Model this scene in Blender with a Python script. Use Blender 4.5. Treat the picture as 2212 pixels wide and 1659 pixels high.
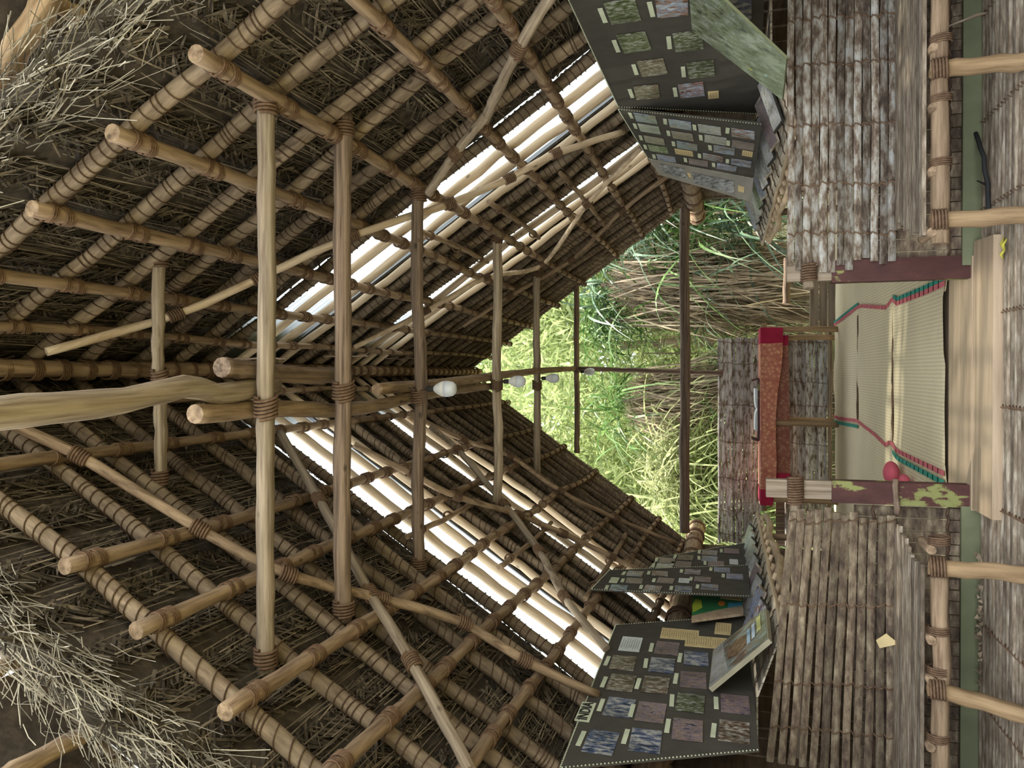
import bpy, math, random
from mathutils import Vector, Matrix
import numpy as np
random.seed(7); rng = np.random.default_rng(7)
D = bpy.data; C = bpy.context.scene.collection
for o in list(D.objects): D.objects.remove(o)
E = 1.45                                   # eye height above the slatted floor
# ------------------------------------------------------------------ camera, world, sun, exposure
FPX = 1660.0; PITCH = math.atan(464/1660); YAW = math.atan(25.5/1660*math.cos(PITCH))
FW = Vector((-math.sin(YAW)*math.cos(PITCH), math.cos(YAW)*math.cos(PITCH), math.sin(PITCH)))
RT = Vector((math.cos(YAW), math.sin(YAW), 0)); UP = RT.cross(FW)
cam = D.objects.new('camera', D.cameras.new('camera')); C.objects.link(cam)
cam.data.sensor_width = 36; cam.data.lens = 36*FPX/2212; cam.data.clip_end = 200
m = Matrix.Identity(4)                      # the photograph lies on its side: up in the hall is left in the picture
for r in range(3):
    m[r][0] = -UP[r]; m[r][1] = RT[r]; m[r][2] = -FW[r]; m[r][3] = (0, 0, E)[r]
cam.matrix_world = m; bpy.context.scene.camera = cam
w = D.worlds.new('sky'); bpy.context.scene.world = w; w.use_nodes = True
bg = w.node_tree.nodes['Background']; bg.inputs[0].default_value = (.90, .95, 1, 1); bg.inputs[1].default_value = 2.0
sun = D.objects.new('sun', D.lights.new('sun', 'SUN')); C.objects.link(sun)
sun.data.energy = 7; sun.data.angle = .03; sun.data.color = (1, .93, .8)
sun.rotation_euler = Vector((.22, -.16, -1.0)).to_track_quat('-Z', 'Y').to_euler()
vs = bpy.context.scene.view_settings
vs.view_transform = 'Standard'; vs.look = 'None'; vs.gamma = 1; vs.use_curve_mapping = False; vs.exposure = 0.95

def ab(px, py):                             # ray of a photograph pixel as (x, z) slopes per metre of depth
    a = (1659-py-829.5)/FPX; b = -(px-1106)/FPX
    d = FW+a*RT+b*UP
    return d.x/d.y, d.z/d.y
def onY(px, py, Y): a, b = ab(px, py); return Vector((a*Y, Y, E+b*Y))
def onX(px, py, x): a, b = ab(px, py); Y = x/a; return Vector((x, Y, E+b*Y))
def onZ(px, py, h): a, b = ab(px, py); Y = h/b; return Vector((a*Y, Y, E+h))
RH, RS = 4.0, 1.5                           # roof: height over eye of the ridge, slope
RN = math.hypot(1, RS)
def roof(side, x, Y, off=0.0):
    return Vector((side*(x+RS/RN*off), Y, E+RH-RS*x+off/RN))
def onR(px, py, off=0.0):
    a, b = ab(px, py); Y = (RH+off*RN)/(b+RS*abs(a)); return Vector((a*Y, Y, E+b*Y))
# ------------------------------------------------------------------ materials
def M(name, build):
    mt = D.materials.new(name); mt.use_nodes = True; nt = mt.node_tree
    b = nt.nodes['Principled BSDF']; b.inputs['Specular IOR Level'].default_value = .25
    build(nt, b); return mt
def N(nt, t, **k):
    n = nt.nodes.new(t)
    for a, v in k.items():
        if a[0] == '_': setattr(n, a[1:], v)
        else: n.inputs[a].default_value = v
    return n
def coords(nt, scale, kind='Object'):
    tc = N(nt, 'ShaderNodeTexCoord'); mp = N(nt, 'ShaderNodeMapping'); mp.inputs['Scale'].default_value = scale
    nt.links.new(tc.outputs[kind], mp.inputs['Vector'])
    oi = N(nt, 'ShaderNodeObjectInfo'); ml = N(nt, 'ShaderNodeMath', _operation='MULTIPLY'); ml.inputs[1].default_value = 37
    nt.links.new(oi.outputs['Random'], ml.inputs[0])
    cb = N(nt, 'ShaderNodeCombineXYZ'); nt.links.new(ml.outputs[0], cb.inputs[0]); nt.links.new(ml.outputs[0], cb.inputs[2])
    ad = N(nt, 'ShaderNodeVectorMath', _operation='ADD'); nt.links.new(mp.outputs[0], ad.inputs[0]); nt.links.new(cb.outputs[0], ad.inputs[1])
    return ad.outputs[0], oi
def ramp(nt, fac, stops):
    r = N(nt, 'ShaderNodeValToRGB'); el = r.color_ramp.elements
    while len(el) < len(stops): el.new(.5)
    for e, (p, c) in zip(el, stops): e.position = p; e.color = (*c, 1)
    nt.links.new(fac, r.inputs[0]); return r.outputs[0]
def mul(nt, col, fac, lo, hi):
    mr = N(nt, 'ShaderNodeMapRange'); mr.inputs['To Min'].default_value = lo; mr.inputs['To Max'].default_value = hi
    nt.links.new(fac, mr.inputs['Value'])
    mx = N(nt, 'ShaderNodeMix', _data_type='RGBA', _blend_type='MULTIPLY'); mx.inputs['Factor'].default_value = 1
    nt.links.new(col, mx.inputs['A']); nt.links.new(mr.outputs[0], mx.inputs['B']); return mx.outputs['Result']
def wood(name, c0, c1, scale=(28, 28, 1.6), knots=True, bump=.35, var=(.82, 1.15), rough=.75):
    def f(nt, b):
        v, oi = coords(nt, scale)
        n = N(nt, 'ShaderNodeTexNoise', Scale=1.0, Detail=6.0, Roughness=.62); nt.links.new(v, n.inputs['Vector'])
        col = ramp(nt, n.outputs[0], [(.32, c1), (.5, tuple((a*.6+q*.4) for a, q in zip(c0, c1))), (.62, c0)])
        v2, _ = coords(nt, tuple(s*.12+ .8 for s in scale))
        n2 = N(nt, 'ShaderNodeTexNoise', Scale=2.0, Detail=3.0); nt.links.new(v2, n2.inputs['Vector'])
        col = mul(nt, col, n2.outputs[0], .6, 1.35)
        if knots:
            v3, _ = coords(nt, (7, 7, 4)); vo = N(nt, 'ShaderNodeTexVoronoi', Scale=1.0, Randomness=1.0); nt.links.new(v3, vo.inputs['Vector'])
            k = ramp(nt, vo.outputs['Distance'], [(.05, (.25,)*3), (.11, (1,)*3)])
            mx = N(nt, 'ShaderNodeMix', _data_type='RGBA', _blend_type='MULTIPLY'); mx.inputs['Factor'].default_value = .8
            nt.links.new(col, mx.inputs['A']); nt.links.new(k, mx.inputs['B']); col = mx.outputs['Result']
        col = mul(nt, col, oi.outputs['Random'], *var)
        nt.links.new(col, b.inputs['Base Color']); b.inputs['Roughness'].default_value = rough
        bp = N(nt, 'ShaderNodeBump', Strength=bump, Distance=.01); nt.links.new(n.outputs[0], bp.inputs['Height']); nt.links.new(bp.outputs[0], b.inputs['Normal'])
    return M(name, f)
def toned(name, stops, scale=(6, 6, 6), bump=.3, rough=.85, lo=.55, hi=1.35, trans=0, detail=5):
    """noise colour times the mesh's own per-piece tone attribute"""
    def f(nt, b):
        v, oi = coords(nt, scale)
        n = N(nt, 'ShaderNodeTexNoise', Scale=1.0, Detail=detail, Roughness=.65); nt.links.new(v, n.inputs['Vector'])
        col = ramp(nt, n.outputs[0], stops)
        at = N(nt, 'ShaderNodeAttribute', _attribute_name='tone'); col = mul(nt, col, at.outputs['Fac'], lo, hi)
        nt.links.new(col, b.inputs['Base Color']); b.inputs['Roughness'].default_value = rough
        if bump:
            bp = N(nt, 'ShaderNodeBump', Strength=bump, Distance=.008); nt.links.new(n.outputs[0], bp.inputs['Height']); nt.links.new(bp.outputs[0], b.inputs['Normal'])
        if trans:
            tr = N(nt, 'ShaderNodeBsdfTranslucent'); nt.links.new(col, tr.inputs[0]); ms = N(nt, 'ShaderNodeMixShader'); ms.inputs[0].default_value = trans
            nt.links.new(b.outputs[0], ms.inputs[1]); nt.links.new(tr.outputs[0], ms.inputs[2]); nt.links.new(ms.outputs[0], nt.nodes['Material Output'].inputs[0])
    return M(name, f)
def plain(name, c, rough=.7, metal=0):
    def f(nt, b):
        v, oi = coords(nt, (9, 9, 9)); n = N(nt, 'ShaderNodeTexNoise', Scale=1.0, Detail=4.0); nt.links.new(v, n.inputs['Vector'])
        col = ramp(nt, n.outputs[0], [(.3, tuple(x*.85 for x in c)), (.7, tuple(min(1, x*1.1) for x in c))])
        nt.links.new(col, b.inputs['Base Color']); b.inputs['Roughness'].default_value = rough; b.inputs['Metallic'].default_value = metal
    return M(name, f)
W_tan = wood('tan_log', (.40, .285, .18), (.15, .095, .058), (30, 30, 3), bump=.55)
W_raft = wood('rafter_log', (.34, .255, .17), (.12, .082, .052), (22, 22, 5), bump=.7, var=(.6, 1.0))
W_bare = wood('peeled_log', (.72, .57, .40), (.45, .32, .20))
W_old = wood('weathered_log', (.30, .215, .15), (.09, .06, .042), (55, 55, 1.3), bump=.8)
W_grey = wood('grey_beam', (.42, .335, .235), (.17, .122, .08), (45, 45, 1.6), bump=.5)
W_post = wood('yellow_post', (.44, .30, .165), (.22, .14, .07), var=(.9, 1.1))
W_plank = wood('threshold_plank', (.50, .38, .26), (.36, .26, .17), (1.2, 26, 26), knots=False, bump=.15, rough=.5)
W_board = wood('old_board', (.40, .32, .23), (.2, .15, .10), (1.4, 30, 30), knots=False)
W_boardv = wood('old_upright_board', (.42, .34, .25), (.2, .15, .10), (30, 30, 1.4), knots=False)
def maroon(nt, b):
    v, oi = coords(nt, (9, 9, 4)); n = N(nt, 'ShaderNodeTexNoise', Scale=1.0, Detail=5.0, Roughness=.6); nt.links.new(v, n.inputs['Vector'])
    col = ramp(nt, n.outputs[0], [(.3, (.055, .022, .02)), (.57, (.095, .038, .032)), (.60, (.25, .26, .09)), (.8, (.3, .31, .12))])
    nt.links.new(col, b.inputs['Base Color']); b.inputs['Roughness'].default_value = .6
W_maroon = M('maroon_peeling_paint', maroon)
M_rope = toned('coir_rope', [(.3, (.10, .058, .034)), (.7, (.21, .13, .078))], (40, 40, 40), lo=.8, hi=1.2)
M_rope2 = toned('dark_cord', [(.3, (.06, .036, .024)), (.7, (.13, .082, .052))], (40, 40, 40), lo=.8, hi=1.2)
M_thatch = toned('palm_thatch', [(.3, (.04, .031, .023)), (.5, (.08, .063, .045)), (.72, (.14, .11, .08))], (14, 14, 14), bump=.6, lo=.45, hi=1.5)
M_leaf = toned('dry_palm_leaf', [(.3, (.07, .055, .04)), (.5, (.14, .112, .08)), (.72, (.25, .205, .15))], (14, 14, 14), bump=.4, lo=.25, hi=1.35)
M_rib = toned('palm_midrib', [(.3, (.13, .10, .07)), (.7, (.30, .245, .17))], (6, 6, 6), lo=.35, hi=1.5)
M_straw = toned('pale_straw', [(.3, (.24, .20, .14)), (.7, (.50, .45, .34))], (6, 6, 6), lo=.12, hi=1.3)
M_slat = toned('weathered_bamboo', [(.34, (.075, .055, .042)), (.45, (.17, .125, .09)), (.53, (.30, .265, .215)), (.66, (.46, .45, .42))], (9, 30, 26), bump=.3, lo=.5, hi=1.3)
M_slatg = toned('grey_bamboo', [(.34, (.12, .08, .055)), (.43, (.26, .21, .165)), (.49, (.48, .46, .42)), (.66, (.66, .67, .64))], (7, 30, 26), bump=.3, lo=.6, hi=1.2)
M_slatd = toned('brown_bamboo', [(.32, (.07, .05, .038)), (.45, (.15, .108, .075)), (.58, (.25, .195, .13)), (.72, (.42, .35, .24))], (9, 30, 26), bump=.3, lo=.5, hi=1.25)
M_slatf = toned('floor_bamboo', [(.3, (.10, .075, .052)), (.48, (.25, .195, .14)), (.68, (.48, .42, .33))], (7, 34, 30), bump=.3, lo=.6, hi=1.25)
M_slatw = toned('pale_bamboo', [(.32, (.2, .15, .10)), (.45, (.42, .35, .26)), (.62, (.62, .56, .46))], (30, 5, 20), bump=.3, lo=.6, hi=1.25)
M_wall = toned('brown_wall', [(.3, (.05, .035, .022)), (.7, (.14, .10, .065))], (14, 3, 30), lo=.8, hi=1.1)
M_green = plain('green_paint', (.18, .195, .11), .6)
M_blue = plain('blue_paint', (.02, .12, .33), .6)
M_dark = plain('dark_timber', (.035, .03, .025))
M_fabric = plain('charcoal_board', (.075, .068, .056), .95)
M_fabricg = plain('grey_board', (.27, .25, .21), .95)
M_label = plain('pale_label', (.62, .66, .48), .8)
M_paper = plain('tan_paper', (.66, .52, .27), .8)
M_white = plain('white_paper', (.66, .70, .68), .8)
M_ink = plain('black_ink', (.02, .02, .02))
M_pink = plain('pink_cloth', (.62, .12, .16), .95)
M_stripe_p = plain('pink_stripe', (.66, .17, .19), .9)
M_stripe_g = plain('green_stripe', (.05, .32, .24), .9)
M_crimson = plain('crimson_cloth', (.36, .015, .05), .8)
M_screw = plain('bulb_socket', (.55, .53, .5), .4)
M_plast = plain('bulb_plastic', (.75, .74, .70), .4)
M_leafy = plain('yellow_leaf', (.55, .5, .08))
M_char = plain('dark_stick', (.035, .035, .035))
def glassy(nt, b):
    b.inputs['Base Color'].default_value = (.86, .9, .93, 1); b.inputs['Roughness'].default_value = .3
    b.inputs['Subsurface Weight'].default_value = .0; b.inputs['Transmission Weight'].default_value = .25
M_bulb = M('frosted_bulb', glassy)
def sheet(nt, b):
    tr = N(nt, 'ShaderNodeBsdfTranslucent'); tr.inputs[0].default_value = (.31, .335, .345, 1)
    tp = N(nt, 'ShaderNodeBsdfTransparent'); tp.inputs[0].default_value = (.93, .96, .95, 1)
    ms = N(nt, 'ShaderNodeMixShader'); ms.inputs[0].default_value = .12
    nt.links.new(tr.outputs[0], ms.inputs[1]); nt.links.new(tp.outputs[0], ms.inputs[2]); nt.links.new(ms.outputs[0], nt.nodes['Material Output'].inputs[0])
M_sheet = M('translucent_corrugated_sheet', sheet)
def matmat(nt, b):
    v, _ = coords(nt, (1, 1, 1))
    wv = N(nt, 'ShaderNodeTexWave', Scale=26.0, Distortion=2.2, Detail=3.0); wv.bands_direction = 'Y'; wv.inputs['Detail Scale'].default_value = .6; nt.links.new(v, wv.inputs['Vector'])
    wx = N(nt, 'ShaderNodeTexWave', Scale=12.0, Distortion=1.0, Detail=2.0); wx.bands_direction = 'X'; nt.links.new(v, wx.inputs['Vector'])
    n = N(nt, 'ShaderNodeTexNoise', Scale=1.3, Detail=4.0); nt.links.new(v, n.inputs['Vector'])
    col = ramp(nt, wv.outputs[0], [(0, (.56, .46, .28)), (.5, (.86, .74, .50)), (1, (.90, .79, .54))])
    col = mul(nt, col, wx.outputs[0], .86, 1.06); col = mul(nt, col, n.outputs[0], .8, 1.2)
    nt.links.new(col, b.inputs['Base Color']); b.inputs['Roughness'].default_value = .7
    bp = N(nt, 'ShaderNodeBump', Strength=.25, Distance=.004); nt.links.new(wv.outputs[0], bp.inputs['Height']); nt.links.new(bp.outputs[0], b.inputs['Normal'])
M_mat = M('woven_reed', matmat)
def brocade(dark):
    def f(nt, b):
        v, _ = coords(nt, (1, 1, 1)); vo = N(nt, 'ShaderNodeTexVoronoi', Scale=22.0); nt.links.new(v, vo.inputs['Vector'])
        n = N(nt, 'ShaderNodeTexNoise', Scale=45.0, Detail=4.0, Distortion=1.5); nt.links.new(v, n.inputs['Vector'])
        ad = N(nt, 'ShaderNodeMath', _operation='MULTIPLY'); nt.links.new(vo.outputs['Distance'], ad.inputs[0]); nt.links.new(n.outputs[0], ad.inputs[1])
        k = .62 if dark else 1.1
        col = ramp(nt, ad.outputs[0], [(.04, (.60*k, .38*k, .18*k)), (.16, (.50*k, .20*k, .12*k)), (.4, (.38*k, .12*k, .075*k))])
        nt.links.new(col, b.inputs['Base Color']); b.inputs['Roughness'].default_value = .6
    return f
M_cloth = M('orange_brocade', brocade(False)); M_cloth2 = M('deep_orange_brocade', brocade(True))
def photo_mat(name, stops, sc):
    def f(nt, b):
        v, oi = coords(nt, (sc*1.7, sc*1.7, sc*.8))
        n = N(nt, 'ShaderNodeTexNoise', Scale=1.4, Detail=9.0, Roughness=.75, Distortion=.25); nt.links.new(v, n.inputs['Vector'])
        vo = N(nt, 'ShaderNodeTexVoronoi', Scale=2.2); nt.links.new(v, vo.inputs['Vector'])
        ad = N(nt, 'ShaderNodeMath', _operation='MULTIPLY_ADD'); ad.inputs[1].default_value = .22; nt.links.new(vo.outputs['Distance'], ad.inputs[0]); nt.links.new(n.outputs[0], ad.inputs[2])
        sb = N(nt, 'ShaderNodeMath', _operation='MULTIPLY_ADD'); sb.inputs[1].default_value = 1.9; sb.inputs[2].default_value = -.60; nt.links.new(ad.outputs[0], sb.inputs[0])
        col = ramp(nt, sb.outputs[0], stops); v2, _ = coords(nt, (5, 5, 5)); n2 = N(nt, 'ShaderNodeTexNoise', Scale=1.0, Detail=2.0); nt.links.new(v2, n2.inputs['Vector']); col = mul(nt, col, n2.outputs[0], .15, 1.25)
        nt.links.new(col, b.inputs['Base Color']); b.inputs['Roughness'].default_value = .3
    return M(name, f)
PH = [photo_mat('photo_blue', [(.3, (.02, .03, .07)), (.44, (.07, .10, .24)), (.52, (.25, .30, .42)), (.56, (.06, .05, .07)), (.66, (.5, .5, .5))], 13),
      photo_mat('photo_violet', [(.3, (.04, .03, .05)), (.42, (.18, .14, .22)), (.5, (.5, .42, .46)), (.55, (.12, .08, .10)), (.66, (.42, .3, .26))], 17),
      photo_mat('photo_green', [(.3, (.015, .025, .012)), (.45, (.06, .09, .035)), (.52, (.22, .24, .12)), (.57, (.05, .05, .03)), (.68, (.4, .42, .36))], 17),
      photo_mat('photo_brown', [(.3, (.03, .02, .015)), (.43, (.13, .08, .05)), (.51, (.34, .24, .17)), (.56, (.07, .05, .04)), (.68, (.5, .46, .4))], 15),
      photo_mat('photo_orange', [(.3, (.03, .02, .02)), (.42, (.32, .10, .05)), (.52, (.6, .45, .36)), (.57, (.10, .12, .3)), (.68, (.55, .6, .66))], 12),
      photo_mat('photo_sky', [(.3, (.05, .04, .05)), (.42, (.3, .22, .22)), (.5, (.2, .32, .62)), (.6, (.5, .6, .72)), (.68, (.36, .28, .26))], 7),
      photo_mat('photo_silver', [(.3, (.12, .12, .11)), (.5, (.3, .3, .28)), (.7, (.5, .5, .48))], 15),
      photo_mat('photo_pale', [(.3, (.2, .19, .16)), (.45, (.5, .5, .42)), (.55, (.62, .64, .6)), (.62, (.3, .26, .3)), (.7, (.6, .62, .66))], 9)]
G1 = toned('lime_leaf', [(.3, (.24, .31, .11)), (.7, (.56, .62, .30))], (3, 3, 3), bump=0, trans=.5, lo=.5, hi=1.4)
G2 = toned('green_leaf', [(.3, (.05, .11, .03)), (.7, (.16, .26, .08))], (3, 3, 3), bump=0, trans=.35, lo=.5, hi=1.5, rough=.45)
G3 = toned('blue_green_leaf', [(.3, (.045, .09, .05)), (.7, (.17, .24, .16))], (3, 3, 3), bump=0, trans=.25, lo=.5, hi=1.6, rough=.35)
G4 = toned('dead_leaf', [(.3, (.22, .16, .10)), (.7, (.60, .49, .35))], (3, 3, 3), bump=0, trans=.15, lo=.35, hi=1.4)
G5 = toned('olive_leaf', [(.3, (.2, .23, .10)), (.7, (.48, .5, .26))], (3, 3, 3), bump=0, trans=.45, lo=.5, hi=1.4)
M_soil = toned('earth', [(.3, (.10, .075, .04)), (.5, (.2, .17, .08)), (.7, (.22, .27, .09))], (.8, .8, .8), lo=1, hi=1)
# ------------------------------------------------------------------ mesh helpers
class MB:
    def __init__(s): s.v = []; s.f = []; s.t = []
    def add(s, vs, fs, tone=.5):
        n = len(s.v); s.v += [tuple(v) for v in vs]; s.f += [tuple(i+n for i in f) for f in fs]; s.t += [tone]*len(vs)
    def box(s, c, size, rot=None, tone=.5):
        vs = [Vector((x*size[0]/2, y*size[1]/2, z*size[2]/2)) for x in (-1, 1) for y in (-1, 1) for z in (-1, 1)]
        if rot is not None: vs = [rot @ v for v in vs]
        s.add([v+Vector(c) for v in vs], [(0, 1, 3, 2), (4, 6, 7, 5), (0, 4, 5, 1), (2, 3, 7, 6), (0, 2, 6, 4), (1, 5, 7, 3)], tone)
    def slab(s, q, n, th, tone=.5):           # quad q extruded along n by th
        n = Vector(n).normalized()*th; a = [Vector(p) for p in q]
        s.add(a+[p+n for p in a], [(3, 2, 1, 0), (4, 5, 6, 7)]+[(i, (i+1) % 4, (i+1) % 4+4, i+4) for i in range(4)], tone)
    def tube(s, pts, rad, seg=10, caps=True, tone=.5):
        pts = [Vector(p) for p in pts]; n = len(pts)
        if not hasattr(rad, '__len__'): rad = [rad]*n
        up = None; vs = []
        for i, p in enumerate(pts):
            t = (pts[min(i+1, n-1)]-pts[max(i-1, 0)]).normalized()
            if up is None: up = Vector((0, 0, 1)) if abs(t.z) < .9 else Vector((1, 0, 0))
            s1 = t.cross(up).normalized(); up = s1.cross(t).normalized()
            for k in range(seg):
                a = 2*math.pi*k/seg; vs.append(p+rad[i]*(math.cos(a)*s1+math.sin(a)*up))
        fs = [(i*seg+k, i*seg+(k+1) % seg, (i+1)*seg+(k+1) % seg, (i+1)*seg+k) for i in range(n-1) for k in range(seg)]
        if caps: fs += [tuple(range(seg))[::-1], tuple((n-1)*seg+k for k in range(seg))]
        s.add(vs, fs, tone)
    def mesh(s, name, mat, smooth=True):
        me = D.meshes.new(name); me.from_pydata(s.v, [], s.f); me.materials.append(mat)
        at = me.attributes.new('tone', 'FLOAT', 'POINT'); at.data.foreach_set('value', s.t)
        if smooth:
            me.polygons.foreach_set('use_smooth', [len(p.vertices) == 4 for p in me.polygons])
        me.update(); return me
def link(name, me, parent=None, mw=None):
    o = D.objects.new(name, me); C.objects.link(o)
    if mw is not None: o.matrix_world = mw
    if parent is not None:
        o.parent = parent
        if mw is not None: o.matrix_basis = MW[parent.name].inverted() @ mw
    MW[o.name] = mw if mw is not None else (MW[parent.name] if parent is not None else Matrix.Identity(4))
    return o
MW = {}
def tag(o, label, cat, group=None, kind=None):
    o['label'] = label; o['category'] = cat
    if group: o['group'] = group
    if kind: o['kind'] = kind
    return o
def struct(o): o['kind'] = 'structure'; return o
def empty(name, loc=(0, 0, 0)):
    return link(name, None, None, Matrix.Translation(Vector(loc)))
def columns(rbs, mat, par):
    for r_ in rbs: part('rope_lashing', r_, mat, par)
def part(name, mb, mat, parent, smooth=False):        # part in world coordinates
    mw = MW[parent.name]; inv = mw.inverted()
    mb.v = [tuple(inv @ Vector(v)) for v in mb.v]
    o = D.objects.new(name, mb.mesh(name, mat, smooth)); C.objects.link(o); o.parent = parent; MW[o.name] = mw.copy(); return o
def whole(name, mb, mat, smooth=False, origin=None):
    if origin is None:
        a = np.array(mb.v); origin = Vector(((a[:, 0].min()+a[:, 0].max())/2, (a[:, 1].min()+a[:, 1].max())/2, a[:, 2].min()))
    mb.v = [tuple(Vector(v)-origin) for v in mb.v]
    return link(name, mb.mesh(name, mat, smooth), None, Matrix.Translation(origin))
def frame(p, d):                                      # matrix at p with local z along d
    d = Vector(d).normalized(); q = d.to_track_quat('Z', 'Y'); return Matrix.Translation(p) @ q.to_matrix().to_4x4()
def smoothpath(pts, n=14, wob=.006):
    pts = [Vector(p) for p in pts]
    L = [0]
    for a, b in zip(pts, pts[1:]): L.append(L[-1]+(b-a).length)
    out = []
    def cr(i, t):
        p0, p1, p2, p3 = pts[max(i-1, 0)], pts[i], pts[i+1], pts[min(i+2, len(pts)-1)]
        return .5*((2*p1)+(p2-p0)*t+(2*p0-5*p1+4*p2-p3)*t*t+(3*p1-p0-3*p2+p3)*t**3)
    for k in range(n+1):
        s = L[-1]*k/n; i = 0
        while i < len(L)-2 and s > L[i+1]: i += 1
        t = (s-L[i])/(L[i+1]-L[i]); p = cr(i, t)
        j = wob if 0 < k < n else 0
        out.append(p+Vector((random.uniform(-j, j), random.uniform(-j, j), random.uniform(-j, j))))
    return out
def log(name, pts, r, mat, label, cat='pole', group=None, r1=None, n=None, wob=.006, rj=.05, parent=None, seg=12):
    """a natural pole: its local z runs along its length"""
    pts = [Vector(p) for p in pts]; tot = sum((b-a).length for a, b in zip(pts, pts[1:]))
    n = n or max(6, int(tot/.16)); pp = smoothpath(pts, n, wob)
    mw = frame(pts[0], pts[-1]-pts[0]); inv = mw.inverted(); r1 = r1 or r
    rad = [(r+(r1-r)*i/n)*(1+random.uniform(-rj, rj)) for i in range(n+1)]
    mb = MB(); q = [inv @ p for p in pp]; mb.tube(q, rad, seg)
    o = link(name, mb.mesh(name, mat), parent, mw)
    if parent is None: tag(o, label, cat, group)
    return o
def coil(r, turns, pitch, rr, seg=14, tilt=0, side=5):
    mb = MB(); n = int(turns*seg)
    mb.tube([((r+rr*.6)*math.cos(2*math.pi*i/seg), (r+rr*.6)*math.sin(2*math.pi*i/seg), pitch*i/seg-turns*pitch/2+tilt*(r)*math.cos(2*math.pi*i/seg)) for i in range(n+1)], rr, side, False)
    return mb
COILS = {}
def lash(parent, p, d, r, turns=3, rr=.006, name='rope_lashing', mat=None, pitch=None, tilt=0):
    key = (round(r, 3), turns, rr, tilt, pitch, (mat or M_rope).name)
    if key not in COILS: COILS[key] = coil(r, turns, pitch or rr*2.1, rr, tilt=tilt, seg=12, side=4).mesh('rope_lashing', mat or M_rope)
    return link(name, COILS[key], parent, frame(p, d))
ORD = ['first', 'second', 'third', 'fourth', 'fifth', 'sixth', 'seventh', 'eighth', 'ninth', 'tenth', 'eleventh', 'twelfth', 'thirteenth', 'fourteenth', 'fifteenth', 'sixteenth', 'seventeenth', 'eighteenth', 'nineteenth', 'twentieth', 'twenty-first', 'twenty-second', 'twenty-third', 'twenty-fourth', 'twenty-fifth', 'twenty-sixth', 'twenty-seventh', 'twenty-eighth']
SN = {1: 'right', -1: 'left'}
# ================================================================== ROOF
STRIPS = [(5.13, 6.15), (7.28, 7.98)]          # bays covered with translucent sheet instead of thatch
def vergeN(x): return 2.26+.10*x               # the gable leans out towards the ridge
def vergeF(x): return 11.95-.55*x
def raft_y(k, x):                               # depth of rafter k (0..26) at distance x from the ridge
    return YR[k]+(.07 if k < 3 else (0 if k < NR-3 else -.12*(k-(NR-4))))*x
YR = [2.66, 3.11, 3.52, 3.92, 4.35, 4.74, 5.07, 5.42, 5.74, 6.05, 6.33, 6.68, 7.03, 7.36, 7.64, 7.93]+[8.24+.32*k for k in range(11)]
NR = len(YR)
tmp = MB()
for s in (1, -1):
    segs = [(None, 5.13), (6.15, 7.28), (7.98, None)]
    for si, (y0, y1) in enumerate(segs):
        mb = MB()
        nx = 8; XE = 2.62
        for i in range(nx):
            xa, xb = XE*i/nx, XE*(i+1)/nx
            ya0 = y0 if y0 else vergeN(xa); yb0 = y0 if y0 else vergeN(xb); ya1 = y1 if y1 else vergeF(xa); yb1 = y1 if y1 else vergeF(xb)
            for o0, o1 in ((.075, .20),):
                mb.slab([roof(s, xa, ya0, o0), roof(s, xa, ya1, o0), roof(s, xb, yb1, o0), roof(s, xb, yb0, o0)], (s*RS, 0, 1), o1-o0, .3)
        struct(whole('ceiling', mb, M_thatch))
mb = MB()
for s in (1, -1):
    mb.slab([Vector((0, 2.2, E+RH+.40)), Vector((0, 12.0, E+RH+.40)), roof(s, .3, 11.85, .215), roof(s, .3, 2.25, .215)], (s*RS, 0, 1), .06, .3)
mb.box((0, 7.1, E+RH+.16), (.34, 9.7, .06), tone=.3)
struct(whole('ceiling', mb, M_thatch))
# palm leaf layers seen from below
def quads(name, P, DIR, WID, L, Wd, tone, mat, bend=None):
    """P base points, DIR unit directions, WID unit width directions -> strips of two quads"""
    n = len(P); L = L[:, None]; Wd = Wd[:, None]
    mid = P+DIR*L*.5+(0 if bend is None else bend*.35); tip = P+DIR*L+(0 if bend is None else bend)
    v = np.stack([P-WID*Wd/2, P+WID*Wd/2, mid+WID*Wd/2, mid-WID*Wd/2, tip+WID*Wd*.12, tip-WID*Wd*.12], 1).reshape(-1, 3)
    idx = np.arange(n)[:, None]*6
    f = np.concatenate([idx+np.array([[0, 1, 2, 3]]), idx+np.array([[3, 2, 4, 5]])], 0)
    o = v.mean(0); v = v-o
    me = D.meshes.new(name); me.from_pydata(v.tolist(), [], f.tolist()); me.materials.append(mat)
    at = me.attributes.new('tone', 'FLOAT', 'POINT'); at.data.foreach_set('value', np.repeat(tone, 6))
    me.update()
    return me, Vector(o)
def in_strip(Y, m=.0): 
    r = np.zeros(len(Y), bool)
    for a, b in STRIPS: r |= (Y > a-m) & (Y < b+m)
    return r
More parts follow.
